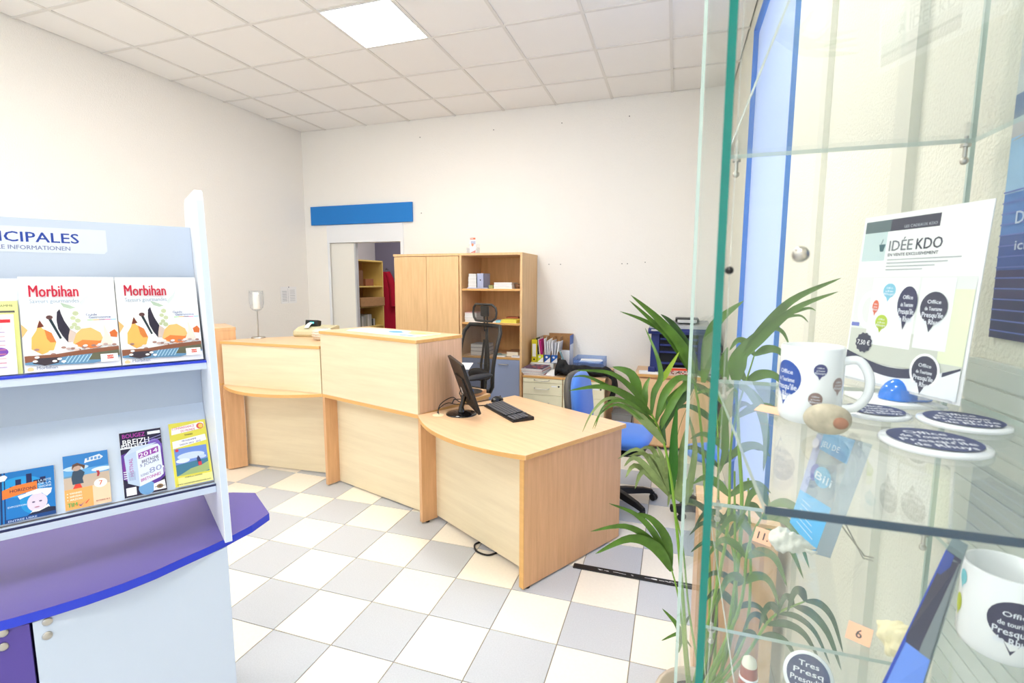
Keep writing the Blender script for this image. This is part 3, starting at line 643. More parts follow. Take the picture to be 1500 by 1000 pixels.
# magazines
COVS = [(92, 70, 98), (150, 60, 70), (214, 214, 220), (70, 70, 100), (200, 120, 110), (235, 235, 235)]
z = ZP
for i in range(6):
    t = thing('magazine', ['white magazine at the bottom of the pile on the pedestal', 'white magazine second from the bottom of the pedestal pile', 'grey covered magazine in the lower middle of the pedestal pile', 'white magazine in the upper middle of the pedestal pile', 'pale magazine just under the top of the pedestal pile', 'purple and red photo magazine on top of the pedestal pile'][i], 'magazine', (3.565+random.uniform(-.008, .008), 2.375, z), random.uniform(-.12, .12), 'magazines piled on the pedestal')
    MB().box(-.11, .11, -.145, .145, 0, .0095, PAGES).build('pages', t); c = COVS[(i+1) % 6]
    m = MB().box(-.111, .111, -.146, .146, .0095, .0105, plain(c)).build('cover', t)
    if i == 5:
        p = Print((-.11, -.145, .0106), (1, 0, 0), (0, 1, 0)); 
        for k in range(26): p.disk(random.uniform(.02, .2), random.uniform(.02, .27), random.uniform(.01, .025), random.uniform(.008, .02), random.choice([(96, 60, 96), (180, 60, 70), (230, 225, 230), (60, 60, 110), (220, 150, 120), (40, 40, 50)]), 8, 1)
        p.build('cover_photo', t)
    z += .0112
o = MB(); o.grid(lambda u, v: (-.1+.2*u, -.14+.28*v, .002+.02*math.sin(u*PI)*v), 5, 4, PAPER); o = o.build('loose_sheet', solid=.001); o.location = (3.715, 2.39, ZP+.001); o.rotation_euler.z = -.2; tag(o, 'curled white sheet between magazine pile and black jacket', 'paper')
# binder and magazine files
by = 2.60
bi = thing('ring_binder', 'yellow ring binder standing at the left of the file row', 'binder', (3.475, by, ZP+.075))
YB_ = mat('binder_yellow', (222, 208, 40), .5)
tag(MB().box(3.44, 3.70, 2.56, 2.86, ZP, ZP+.073, mat('carton_white', (226, 226, 224), .6)).build('flat_carton', bevel=.002), 'low white carton under the binder and magazine files', 'carton')
m = MB(); m.box(-.03, .03, -.002, .001, 0, .245, YB_); m.box(-.03, -.027, 0, .26, 0, .245, YB_); m.box(.027, .03, 0, .26, 0, .245, YB_); m.build('cover', bi, bevel=.001)
MB().box(-.025, .02, .01, .25, .005, .225, PAGES).build('papers', bi)
MB().box(-.02, .02, -.0035, -.002, .06, .20, PAPER).build('spine_label', bi); b = MB(); b.T = tr(0, -.002, .03) @ rotm('X', PI/2); b.lathe([(.01, 0), (.01, .002)], BLACK, 12).build('finger_ring', bi)
def magfile(label, x, w, c1, c2, fills):
    t = thing('magazine_file', label, 'magazine file', (x, by, ZP+.075), 0, 'magazine files on the pedestal')
    m = MB(); m.box(-w/2, w/2, 0, .002, 0, .085, plain(c1)); m.box(-w/2, w/2, .25, .252, 0, .27, CARD)
    for sx in (-w/2, w/2-.002): m.add([(sx+e, y, z) for e in (0, .002) for y, z in ((.0, 0), (.25, 0), (.25, .27), (.12, .27), (.0, .085))], [(4, 3, 2, 1, 0), (5, 6, 7, 8, 9)]+[(k, (k+1) % 5, 5+(k+1) % 5, 5+k) for k in range(5)], CARD if c2 is None else plain(c2))
    m.build('file', t); p = Print((-w/2, -.0003, 0), (1, 0, 0), (0, 0, 1)); p.poly([(.003, .003), (w-.003, .06), (w-.003, .003)], (240, 240, 240)); p.disk(w*.4, .06, w*.18, .012, (235, 235, 240)); p.build('printed_front', t)
    x0 = -w/2+.006
    for i, (c, h, ln) in enumerate(fills):
        k = MB(); k.T = tr(x0+(w-.012)*i/max(1, len(fills)), .02, .006) @ rotm('Y', ln); k.box(0, max(.003, (w-.02)/len(fills)*.7), 0, .20, 0, h, plain(c)).build('document', t)
magfile('magazine file with lime front holding black and magenta folders', 3.545, .07, (206, 214, 60), (200, 190, 170), [((40, 40, 44), .255, -.1), ((60, 58, 62), .25, -.1), ((236, 232, 236), .245, -.12), ((206, 30, 130), .235, -.14), ((214, 60, 150), .225, -.14)])
magfile('magazine file with blue and white front, middle of the file row', 3.622, .07, (40, 90, 170), None, [((240, 240, 244), .25, -.06), ((232, 232, 238), .235, .04), ((244, 244, 244), .25, .08), ((220, 222, 230), .22, .1)])
magfile('blue and white fronted magazine file at the right of the row', 3.70, .07, (36, 96, 180), None, [((236, 236, 240), .23, -.04), ((210, 212, 222), .21, .05), ((244, 244, 246), .22, .12)])
bf = thing('large_file_box', 'tall blue and kraft cardboard file box against the wall behind the file row', 'file box', (3.76, 2.87, ZP))
m = MB(); m.box(-.20, .08, .06, .064, 0, .365, CARD); m.box(.076, .08, -.12, .064, 0, .36, plain((92, 120, 190))); m.box(-.02, .08, -.12, -.117, 0, .2, plain((232, 234, 240))); m.build('body', bf); p = Print((.0801, -.12, 0), (0, 1, 0), (0, 0, 1)); p.rect(.0, .0, .184, .26, (225, 230, 242)); p.build('white_band', bf)
ft = thing('tilted_frame', 'teal backed picture frame leaning beside the magazine files', 'picture frame', (3.86, 2.52, ZP+.001), .25)
b = MB(); b.T = rotm('Y', -.38); b.box(0, .016, 0, .15, 0, .225, mat('teal_frame', (120, 152, 162), .4)).build('back', ft, bevel=.002)
b = MB(); b.T = rotm('Y', -.38); b.box(-.004, .0, .008, .142, .008, .217, mat('frame_face', (70, 96, 110), .2)).build('face', ft)
lt_ = thing('letter_tray', 'transparent blue letter tray with papers against the wall', 'letter tray', (4.06, 2.74, ZP+.001))
BT = glass('blue_clear_plastic', (.86, .92, 1.0), .6, add=(.28, (150, 184, 240)))
m = MB()
for z0 in (0, .085): m.box(-.16, .16, -.12, .16, z0, z0+.003, BT)
m.box(-.16, -.157, -.12, .16, 0, .135, BT); m.box(.157, .16, -.12, .16, 0, .135, BT); m.box(-.16, .16, .157, .16, 0, .135, BT); m.box(-.16, .16, -.12, -.117, .0, .03, BT); m.box(-.16, .16, -.12, -.117, .085, .115, BT); m.build('tray', lt_)
for i in range(3): b = MB(); b.T = tr(0, 0, .089+.004*i) @ rotm('Z', .1*i-.1); b.box(-.10, .12, -.10, .12, 0, .003, PAPER).build('sheet', lt_)
tag(MB().box(3.93, 4.16, 2.43, 2.60, ZP+.0005, ZP+.012, PAPER).build('paper_pad', bevel=.001), 'white paper pad in front of the blue letter tray', 'paper pad')
# jacket
jk = thing('black_jacket', 'crumpled black jacket thrown over the right drawer pedestal', 'jacket', (0, 0, 0))
JK = mat('black_cloth', (22, 22, 26), .95, bump=(40, .5, .02))
path = [(3.78, 2.40, .745), (3.82, 2.40, .80), (3.88, 2.40, .775), (3.98, 2.40, .770), (4.10, 2.41, .772), (4.20, 2.42, .768), (4.28, 2.42, .762), (4.345, 2.40, .74), (4.37, 2.37, .66), (4.355, 2.36, .57), (4.345, 2.35, .47)]
cp_ = curve_pts(path, 5); n = len(cp_)
def jf(u, v):
    c = cp_[min(n-1, int(u*(n-1)+.5))]; w = (.15+.035*math.sin(u*9))*(1 if u < .75 else 1-(u-.75)*2.4); a = v*2*PI
    th = (.036+.012*math.sin(u*23+v*5))*(2.1 if u < .14 else 1); k = 1 if u > .001 and u < .999 else .1
    if u < .72: return (c.x, c.y+math.cos(a)*w*k, max(c.z+math.sin(a)*th*k+.008*math.sin(u*31+4*math.cos(a)), ZP+.002))
    t_ = min(1, (u-.72)/.12); return (c.x+math.sin(a)*th*.8*k*t_+.0*k, c.y+math.cos(a)*w*k, c.z+math.sin(a)*th*(1-t_)*k)
MB().grid(jf, 60, 20, JK).build('cloth', jk)
MB().grid(lambda u, v: (4.352+.02*math.cos(v*2*PI), 2.46+.035*math.sin(v*2*PI)+.01*math.sin(u*9), .72-.20*u), 10, 12, JK).build('sleeve', jk)

# ------------------------------------------------------------------ printer corner
pt = thing('printer_cabinet', 'beech cabinet under the printer by the back wall', 'cabinet', (4.56, 2.45, 0))
MB().box(0, .76, .02, .50, .03, .735, BEECH).build('body', pt); MB().box(-.006, .766, -.006, .50, .735, .76, BEECHX, BEDGE).build('top_board', pt, bevel=.001)
for x0, x1 in ((.003, .378), (.382, .757)): MB().box(x0, x1, 0, .019, .05, .715, mat('beech_door_pale', (232, 196, 152), .42, wood=('z', .1, 30))).build('door', pt, bevel=.001)
pr = thing('printer', 'navy blue office printer with grey scanner lid behind the palm', 'printer', (4.70, 2.52, .7605))
PN = mat('printer_navy', (36, 48, 112), .45)
m = MB(); m.box(0, .08, 0, .36, 0, .40, PN); m.box(.44, .52, 0, .36, 0, .40, PN); m.box(0, .52, .2, .36, 0, .40, PN); m.box(0, .52, 0, .36, 0, .035, PN); m.build('body', pr, bevel=.006)
MB().box(.082, .438, .04, .2, .04, .39, mat('printer_cavity', (14, 14, 20), .6)).build('output_bay', pr)
for z in (.10, .21, .28, .34): MB().box(.085, .435, -.005, .12, z, z+.018, PN).build('paper_tray', pr, bevel=.003)
m = MB(); ygrad([(-.05, .40), (-.06, .43), (-.04, .455), (.36, .455), (.36, .40)], -.03, .55, PN, m); m.build('scanner_body', pr, bevel=.006)
m = MB(); ygrad([(-.045, .456), (-.03, .485), (.34, .515), (.36, .50), (.36, .456)], -.02, .54, mat('scanner_grey', (168, 171, 178), .45), m); m.build('scanner_lid', pr, bevel=.006)
MB().box(.0, .09, -.068, -.05, .432, .447, GREYP).build('button_strip', pr)
m = MB(); m.box(.22, .44, .12, .30, .512, .55, BLACK); m.build('document_feeder', pr, bevel=.01)
MB().box(.24, .42, .05, .14, .508, .535, GREYP).build('feeder_tray', pr, bevel=.004)
MB().box(-.02, .05, -.03, .02, 0, .07, PN).build('paper_drawer_lip', pr, bevel=.01)
o = MB().box(0, .20, 0, .10, 0, .02, PAPER).build('paper_stack', bevel=.001); o.location = (4.60, 2.455, .761); o.rotation_euler.z = .1; tag(o, 'white paper stack at the left front of the printer', 'paper')
t = thing('colour_magazine', 'red and white magazine propped in front of the printer', 'magazine', (4.97, 2.475, .761), .1)
MB().box(-.11, .11, -.01, .012, 0, .075, PAGES).build('pages', t); p = Print((-.11, -.0102, 0), (1, 0, 0), (0, 0, 1)); p.rect(.0, .0, .22, .075, (210, 190, 180)); p.rect(.0, .05, .22, .072, (226, 74, 44))
for k in range(18): p.disk(random.uniform(.01, .21), random.uniform(.008, .045), .01, .006, random.choice([(120, 40, 30), (60, 60, 40), (230, 200, 180), (190, 60, 40)]), 7, 1)
p.build('printed_cover', t)
o = MB().box(0, .20, -.0, .05, 0, .012, PAPER).build('paper_stack'); o.location = (5.10, 2.452, .761); tag(o, 'white papers at the right front of the printer beside the kettle', 'paper')
kt = thing('kettle', 'white kettle with black handle at the right end of the printer cabinet', 'kettle', (5.29, 2.62, .761), 0)
MB().lathe([(.06, 0), (.062, .01), (.058, .20), (.05, .24), (.045, .25), (.0, .255)], GREYP, 20).build('body', kt); MB().lathe([(.066, 0), (.066, .015)], BLACK, 20).build('base', kt)
MB().tube(curve_pts([(-.02, 0, .25), (.03, -.01, .31), (.065, -.01, .29), (.07, -.01, .22)]), .011, BLACK, 8).build('handle', kt)
gx = thing('waste_bin', 'small grey office bin on the floor between pedestals and printer cabinet', 'bin', (4.45, 2.45, 0))
m = MB(); vs = [(x*s_, y*s_, z) for z, s_ in ((0, .82), (.36, 1)) for x, y in ((-.095, -.12), (.095, -.12), (.095, .12), (-.095, .12))]
m.add(vs, [(3, 2, 1, 0), (0, 1, 5, 4), (1, 2, 6, 5), (2, 3, 7, 6), (3, 0, 4, 7)], mat('bin_grey', (134, 134, 132), .6)); m.build('tub', gx)
MB().box(-.10, .10, -.125, .125, .36, .372, mat('bin_lid', (120, 120, 118), .6)).build('lid', gx, bevel=.003)
wp = thing('wooden_pedestal', 'narrow beech side cabinet standing behind the palm stems by the right wall', 'cabinet', (5.035, -.58, 0))
MB().box(0, .28, .0, .30, .02, .74, BEECH).build('body', wp); MB().box(-.005, .285, -.005, .305, .74, .762, BEECHX, BEDGE).build('top_board', wp, bevel=.001); MB().box(.004, .276, -.002, .0, .03, .735, BEECH).build('door', wp)

# ------------------------------------------------------------------ storage room
sh = thing('storage_shelf', 'yellowish wooden storage shelf seen through the doorway', 'shelf', (.40, 3.12, 0))
SW = mat('storage_shelf_wood', (226, 196, 112), .55, wood=('z', .08, 30)); SB = mat('storage_shelf_back', (196, 150, 96), .6, wood=('z', .1, 30))
MB().box(0, .012, 0, .80, 0, 1.95, SB).build('back_panel', sh); MB().box(0, .36, .80, .82, 0, 1.96, SW).build('side_panel', sh); MB().box(0, .36, -.02, 0, 0, 1.96, SW).build('side_panel', sh)
MB().box(0, .36, -.02, .82, 1.945, 1.965, SW).build('top_board', sh)
for z in (.4, .70, 1.02, 1.31, 1.60): MB().box(.012, .355, 0, .80, z-.018, z, SW).build('shelf', sh)
def carton(label, x, y, z, w, d, h, rz=0, open_=True, c=None):
    t = thing('cardboard_box', label, 'box', (x, y, z), rz); c = c or CARD; m = MB(); q = .004
    m.box(0, w, 0, q, 0, h, c); m.box(0, w, d-q, d, 0, h, c); m.box(0, q, 0, d, 0, h, c); m.box(w-q, w, 0, d, 0, h, c); m.box(0, w, 0, d, 0, q, c); m.build('walls', t)
    if not open_: MB().box(0, w, 0, d/2-.001, h, h+q, c).build('flap', t); MB().box(0, w, d/2+.001, d, h, h+q, c).build('flap', t)
    return t
carton('tall open cardboard box on the upper shelf of the storage room', .47, 3.37, 1.6005, .22, .17, .22, 0, True, BRN)
carton('low cardboard box in front on the upper storage shelf', .50, 3.545, 1.6005, .22, .20, .10, 0, True, mat('cardboard_red', (150, 92, 58), .8))
carton('long shallow cardboard box sticking out of the storage shelf', .44, 3.30, 1.3105, .36, .60, .12, 0, False)
for i, (y, h, c, l) in enumerate(((3.18, .10, (206, 200, 188), 'cream leaflet bundle at the left of the lower storage shelf'), (3.31, .16, (88, 96, 92), 'dark green leaflet bundle on the lower storage shelf'), (3.45, .15, (168, 172, 166), 'grey leaflet bundle in the middle of the lower storage shelf'), (3.59, .17, (190, 190, 182), 'tall pale leaflet bundle on the lower storage shelf'), (3.73, .10, (90, 92, 88), 'small dark bundle at the right of the lower storage shelf'))):
    t = thing('leaflet_bundle', l, 'leaflets', (.50, y, 1.0205)); MB().box(0, .2, 0, .11 if i != 4 else .06, 0, h, plain(c)).build('stack', t, bevel=.002); MB().box(-.001, .201, .02, .04, -.0, h+.001, PAGES).build('paper_band', t)
sb = thing('spray_bottle', 'pale bottle with grey cap on top of the storage shelf', 'bottle', (.62, 3.42, 1.9655))
MB().lathe([(.05, 0), (.055, .01), (.055, .09), (.03, .13), (.016, .15)], mat('cream_bottle', (214, 196, 176), .5), 16).build('body', sb); MB().lathe([(.02, .15), (.02, .19)], DGREY, 12).build('cap', sb)
o = MB().box(-.1, .1, -.07, .07, 0, .05, mat('grey_teal_cloth', (110, 134, 140), .9)).build('folded_cloth', bevel=.015); o.location = (.62, 3.27, 1.9655); tag(o, 'folded grey teal cloth beside the bottle on the storage shelf', 'cloth')
ct = thing('red_coat', 'red coat hanging on the storage room wall beside the shelf', 'coat', (.37, 4.60, 0))
RED = mat('red_wool', (190, 18, 52), .9, bump=(60, .3, .01))
def cf(u, v):
    w = .06+.10*min(1, v*3)+.03*v; a = u*2*PI; f = .012*math.sin(5*a+3*v)*min(1, v*3); return (math.cos(a)*(w+f), math.sin(a)*(.05+.03*v+f)+0, 1.82-.95*v)
MB().grid(cf, 30, 16, RED).build('coat_body', ct)
for sgn in (-1, 1): MB().tube(curve_pts([(sgn*.05, 0, 1.80), (sgn*.11, -.01, 1.70), (sgn*.16, -.02, 1.50), (sgn*.19, -.04, 1.26)]), [.05]*6+[.055]*6+[.06]*7, RED, 12).build('sleeve', ct)
MB().tube([(0, .1, 1.86), (0, .04, 1.87), (0, .0, 1.83)], .008, STEEL, 6).build('hook', ct)

# ------------------------------------------------------------------ brochure stand
RZ = math.atan2(.838, .545)
sx_, sy_ = 3.44, -1.331
bs_t = thing('brochure_stand', 'white two-sided brochure stand with a violet blue-edged table and locked cupboard', 'display stand', (sx_, sy_, 0), RZ)
fr_ = [(.171, -.054), (.10, .008), (.015, .055), (-.05, .083), (-.113, .107), (-.19, .138), (-.268, .158), (-.35, .168), (-.42, .170)]
hf = fr_+[(-.84-u, n) for u, n in fr_[::-1][1:]]
out = [(u, -n) for u, n in hf]+[(u, .34+n) for u, n in hf[::-1]]
MB().prism(out, .772, .80, VIOLET, BLUEE).build('tabletop', bs_t, bevel=.001)
MB().box(-.461, .012, -.169+.11, .40, .06, .771, ICE).build('cupboard', bs_t)
dr = MB().prism([(-.459, -.168), (.0105, -.060), (.0105, -.042), (-.459, -.150)], .06, .770, ICE).build('cupboard_door', bs_t, bevel=.001)
DVI = mat('violet_door', (84, 66, 150), .4)
d2 = MB().prism([(-.90, -.06), (-.465, -.168), (-.465, -.150), (-.90, -.042)], .06, .770, DVI).build('cupboard_door', bs_t, bevel=.001); d2['label'] = 'violet cupboard door'
MB().box(-.90, -.463, -.059, .40, .06, .771, DVI).build('cupboard', bs_t)
for par, (u, n, z) in ((dr, (-.434, -.1625, .719)), (dr, (-.431, -.162, .758)), (d2, (-.518, -.156, .724)), (d2, (-.515, -.157, .762))):
    b = MB(); b.T = tr(u, n, z) @ rotm('X', PI/2); b.lathe([(.011, -.001), (.011, .002), (.009, .004), (.0, .0045)], STEEL, 18).build('lock', par)
    b.T = Matrix()
def side(u0, u1, nm='side_panel'):
    # profile (n, z)
    pf = [(.092, .801), (-.018, 1.925), (-.028, 1.95), (-.05, 1.962), (-.30, 1.962), (-.322, 1.95), (-.332, 1.925), (-.432, .801)]
    m = MB(); vs = [(u0, -n, z) for n, z in pf]+[(u1, -n, z) for n, z in pf]; k = len(pf)
    m.add(vs, [tuple(range(k)), tuple(range(k, 2*k))[::-1]], WHITE); m.add(vs, [(i, k+i, k+(i+1) % k, (i+1) % k) for i in range(k)], ICE); return m.build(nm, bs_t, bevel=.0015)
side(.002, .024); side(-.864, -.842)
def slab(n0, z0, n1, z1, th, mt, nm, u0=-.84, u1=.001, edge=None):
    """board spanning the stand, leaning from (n0,z0) to (n1,z1)"""
    L = math.hypot(n1-n0, z1-z0); tn, tz = (n1-n0)/L, (z1-z0)/L; bn, bz = -tz, tn   # backwards normal
    pf = [(n0, z0), (n1, z1), (n1+bn*th, z1+bz*th), (n0+bn*th, z0+bz*th)]
    m = MB(); vs = [(u0, -n, z) for n, z in pf]+[(u1, -n, z) for n, z in pf]
    m.add(vs, [(0, 1, 2, 3), (4, 7, 6, 5)]+[(0, 4, 5, 1)], mt); m.add(vs, [(1, 5, 6, 2), (2, 6, 7, 3), (3, 7, 4, 0)], edge or mt); return m.build(nm, bs_t)
slab(-.13, 1.37, -.20, 1.853, .012, BOARD, 'header_board', edge=WHITE)
slab(-.195, .99, -.195, 1.365, .012, BOARD, 'centre_board')
slab(-.0625, 1.396, -.134, 1.672, .004, mat('pocket_back', (220, 227, 236), .4), 'row_backrest', u1=-.20)
m = MB(); m.box(-.84, .001, .03, .19, 1.372, 1.394, ICE); m.build('brochure_ledge', bs_t)
MB().box(-.84, .001, .028, .052, 1.394, 1.4005, BLUEE).build('blue_lip', bs_t)
slab(-.055, .969, -.203, 1.240, .014, ICE, 'sloping_board', edge=BEDGE)
MB().box(-.84, .001, .201, .216, 1.234, 1.2415, mat('board_edge_pale', (246, 228, 190), .4)).build('board_edge', bs_t)
m = MB(); m.box(-.84, .001, .012, .075, .944, .966, ICE); m.build('brochure_ledge', bs_t); MB().box(-.84, .001, .012, .018, .966, .972, NAVY).build('lip_shadow_strip', bs_t)  # navy strip paints the shadow line along the top of the ledge
# rear side of the stand, mirrored
m = MB(); m.box(-.84, .001, .19, .31, 1.372, 1.394, ICE); m.build('brochure_ledge', bs_t)
# header sticker
hn0, hz0, hn1, hz1 = -.14, 1.42, -.20, 1.85
def stand_print(n0, z0, n1, z1, off=.0):
    L = math.hypot(n1-n0, z1-z0); tn, tz = (n1-n0)/L, (z1-z0)/L
    def f(x, y, h): n = n0+tn*y+tz*(h+off); z = z0+tz*y-tn*(h+off); return (x, -n, z)
    return f
def on_plane(par, n0, z0, n1, z1):
    """matrix of a leaning plane in stand coordinates: x along, y up the slope, z outwards"""
    L = math.hypot(n1-n0, z1-z0); tn, tz = (n1-n0)/L, (z1-z0)/L
    U, V = Vector((1, 0, 0)), Vector((0, -tn, tz)); N = U.cross(V); M = Matrix((U, V, N)).transposed().to_4x4(); M.translation = Vector((0, -n0, z0)); return M
SM = tr(sx_, sy_, 0) @ rotm('Z', RZ)
M1 = on_plane(0, -.13, 1.37, -.20, 1.853)
p = Print(fn=lambda x, y, h: tuple(M1 @ Vector((x, y+.050, h+.0005)))); 
p.poly([(-.80, .335), (-.24, .335), (-.232, .345), (-.232, .412), (-.80, .412)], (206, 214, 228)); p.text(-.30, .366, 'INFOS MUNICIPALES', .031, (34, 62, 150), .43, 'r'); p.text(-.322, .343, 'KOMMUNALE INFORMATIONEN', .013, (110, 120, 160), .25, 'r'); p.build('header_lettering', bs_t)
MB().box(-.1, -.0, .20, .2006, 1.8535, 1.858, PAPER)
R1 = on_plane(0, -.06, 1.401, -.13, 1.671); B2 = on_plane(0, -.053, .973, -.198, 1.241)
def leaf_item(name, label, cat, M, x0, x1, h, th, z0=.0, rz=0, mt=None, group=None, pages=True):
    W_ = SM @ M @ tr((x0+x1)/2, 0, z0) @ rotm('Z', rz); o = bpy.data.objects.new(name, None); COL.objects.link(o); o.matrix_world = W_
    o['label'] = label; o['category'] = cat
    if group: o['group'] = group
    w = (x1-x0)/2; MB().box(-w, w, 0, h, 0, th, mt or PAGES).build('pages', o); return o, w
def guide(x0, x1, label):
    t, w = leaf_item('gourmet_guide', label, 'brochure', R1, x0, x1, .282, .010, .004, group='matching gourmet guides on the upper row'); W_ = 2*w; Hh = .282
    p = Print((-w, 0, .010), (1, 0, 0), (0, 1, 0))
    def P(pts): return [(a/100*W_, b/100*Hh) for a, b in pts]
    p.rect(.0005, .0005, W_-.0005, Hh-.0005, (240, 242, 247))
    p.poly(P([(20, 99), (30, 99), (10, 90), (1, 93), (1, 97)]), (222, 228, 238))
    # leafy sprig
    p.poly(P([(40, 72), (50, 69), (56, 66), (50, 65), (43, 67)]), (176, 196, 176)); p.poly(P([(62, 68), (70, 76), (74, 88), (69, 80), (60, 72)]), (208, 218, 218))
    for a, b, r in ((55, 60, 3.5), (52, 55, 3), (57, 52, 3.2), (53, 48, 3), (56, 44, 3.4), (50, 45, 2.4)): p.disk(a/100*W_, b/100*Hh, r/100*W_, r/130*Hh, (186, 196, 160), 8, 1)
    # food: orange pieces, spoon, shell horn
    p.poly(P([(0, 36), (6, 44), (0, 50)]), (226, 176, 116))
    p.poly(P([(8, 24), (9, 36), (14, 43), (17, 52), (20, 45), (29, 40), (33, 30), (30, 22), (18, 18)]), (236, 178, 96)); p.poly(P([(22, 44), (29, 40), (33, 30), (27, 30), (24, 34)]), (206, 122, 62)); p.poly(P([(17, 46), (15, 46), (18, 54), (22, 47)]), (110, 52, 40))
    p.poly(P([(27, 54), (29, 57), (39, 34), (37, 33)]), (34, 50, 60)); p.disk(.28*W_, .565*Hh, .035*W_, .022*Hh, (92, 62, 62))
    p.poly(P([(35, 53), (36, 62), (39, 65), (40, 60), (43, 52), (48, 43), (54, 39), (52, 30), (45, 29), (40, 36), (36, 44)]), (44, 40, 58)); p.poly(P([(48, 43), (54, 39), (52, 30), (45, 29), (46, 36)]), (206, 188, 180))
    p.poly(P([(50, 28), (54, 38), (60, 43), (70, 44), (80, 38), (83, 30), (80, 24), (66, 21), (55, 24)]), (240, 184, 116)); p.poly(P([(52, 27), (60, 31), (78, 29), (83, 30), (78, 22), (62, 21)]), (226, 128, 66))
    p.poly(P([(78, 24), (84, 36), (84, 48), (89, 36), (94, 24)]), (240, 218, 206)); p.poly(P([(90, 38), (96, 41), (99, 37), (98, 32), (91, 33)]), (206, 108, 56))
    rr = random.Random(3)
    for k in range(40): a = rr.uniform(5, 98); p.disk(a/100*W_, (rr.uniform(15, 25))/100*Hh, .028*W_, .013*Hh, rr.choice([(214, 196, 192), (190, 164, 160), (236, 226, 226), (160, 124, 116)]), 7, 1, )
    p.poly(P([(1, 10), (1, 17), (30, 17), (60, 20), (99, 22), (99, 16), (50, 13)]), (132, 84, 64)); p.poly(P([(1, 10), (40, 14), (99, 17), (99, 10), (70, 5), (30, 6), (1, 8)]), (96, 140, 176)); p.poly(P([(8, 9), (14, 14), (36, 14), (34, 8), (20, 6)]), (60, 52, 62)); p.poly(P([(64, 9), (70, 16), (99, 18), (99, 12), (86, 8)]), (96, 96, 78))
    for k in range(7): p.poly(P([(38+k*4, 7), (44+k*4, 14.5), (45+k*4, 14.5), (39.4+k*4, 7)]), (170, 206, 226))
    for a, b in ((11, 11), (13, 15), (30, 10), (35, 12), (39, 9)): p.disk(a/100*W_, b/100*Hh, .025*W_, .012*Hh, (244, 244, 246), 9, 1)
    p.rect(.78*W_, .055*Hh, .97*W_, .14*Hh, (250, 250, 250)); p.rect(.85*W_, .085*Hh, .92*W_, .125*Hh, (206, 52, 36)); p.text(.885*W_, .094*Hh, 'GTP', .006, (240, 230, 220), None, 'c')
    p.disk(.06*W_, .028*Hh, .032*W_, .022*Hh, (232, 200, 150)); p.text(.12*W_, .025*Hh, 'Morbihan', .0085, (130, 140, 160)); p.rect(.0005, .0005, W_-.0005, .012*Hh, (240, 242, 247))
    p.text(.10*W_, .78*Hh, 'Morbihan', .036, (186, 22, 56), .50*W_); p.text(.10*W_, .715*Hh, 'Saveurs gourmandes', .012, (150, 168, 186), .50*W_)
    p.text(.66*W_, .565*Hh, 'Guide', .008, (70, 90, 140)); p.text(.69*W_, .535*Hh, 'Gastronomie', .008, (70, 100, 150), .24*W_)
    for k, c in enumerate([(120, 200, 90), (226, 170, 40), (90, 30, 90), (220, 60, 150), (60, 170, 226)]): p.rect((.67+k*.064)*W_, .515*Hh, (.67+(k+1)*.064)*W_, .522*Hh, c)
    p.build('printed_cover', t)
guide(-.4405, -.224, 'square white gourmet guide, left of the two Morbihan guides'); guide(-.2215, -.005, 'square white gourmet guide beside the stand side panel')
t, w = leaf_item('programme_sheet', 'pale yellow programme sheet at the left of the upper brochure row', 'leaflet', R1, -.60, -.445, .212, .004, .004, mt=plain((226, 230, 150)))
p = Print((-w, 0, .004), (1, 0, 0), (0, 1, 0)); p.text(.145, .195, 'PROGRAMME', .007, (90, 90, 80), None, 'r'); p.rect(.11, .178, .148, .184, (90, 90, 90)); p.build('printed_lines', t)
t, w = leaf_item('red_banded_leaflet', 'white leaflet with a red band in front of the yellow sheet', 'leaflet', R1, -.60, -.455, .172, .004, .009, mt=PAPER)
p = Print((-w, 0, .004), (1, 0, 0), (0, 1, 0)); p.rect(.02, .148, .138, .158, (204, 44, 56)); p.rect(.02, .012, .128, .14, (236, 226, 236)); p.disk(.11, .135, .012, .009, (210, 206, 224))
p.disk(.112, .065, .018, .013, (120, 76, 170)); 
for k in range(9): p.rect(.09, .02+k*.0125, .125, .0225+k*.0125, random.choice([(200, 120, 140), (170, 150, 190), (220, 170, 180)]))
p.build('printed_cover', t)
# lower row
def tprint(t, w, th): return Print((-w, 0, th), (1, 0, 0), (0, 1, 0))
t, w = leaf_item('heritage_leaflet', 'blue leaflet with an orange band and a child in a white cap, lower row', 'leaflet', B2, -.545, -.408, .148, .006, .0005); p = tprint(t, w, .006); W_ = 2*w
p.rect(.0004, .0004, W_-.0004, .1476, (24, 116, 190)); p.disk(.06, .10, .05, .03, (30, 150, 215)); p.disk(.09, .055, .03, .04, (26, 140, 205)); p.rect(.02, .0004, .024, .1476, (20, 50, 100)); p.rect(.028, .0004, .0305, .1476, (20, 50, 100))
for x, y0, w_, h_ in ((.052, .098, .012, .024), (.075, .10, .012, .034), (.040, .098, .05, .006), (.09, .1, .02, .012), (.105, .1, .012, .018)): p.rect(x, y0, x+w_, y0+h_, (26, 36, 84))
p.poly([(.024, .070), (.098, .084), (.098, .108), (.05, .105), (.024, .096)], (226, 122, 52)); p.text(.04, .086, 'HORIZONS', .009, (60, 40, 60), .055); 
for k, s_ in enumerate(('LA FETE', 'DE LA', 'SARDINE')): p.text(.101, .104-k*.009, s_, .0065, (190, 220, 240), .028)
p.poly([(.0, .122), (.03, .124), (.036, .134), (.03, .141), (.0, .136)], (236, 238, 244))
p.disk(.097, .045, .022, .027, (214, 202, 220)); p.poly([(.07, .066), (.074, .078), (.10, .084), (.13, .08), (.127, .066), (.118, .058), (.108, .07), (.085, .07)], (240, 242, 246)); p.poly([(.056, .073), (.060, .062), (.08, .070), (.082, .078)], (228, 232, 242))
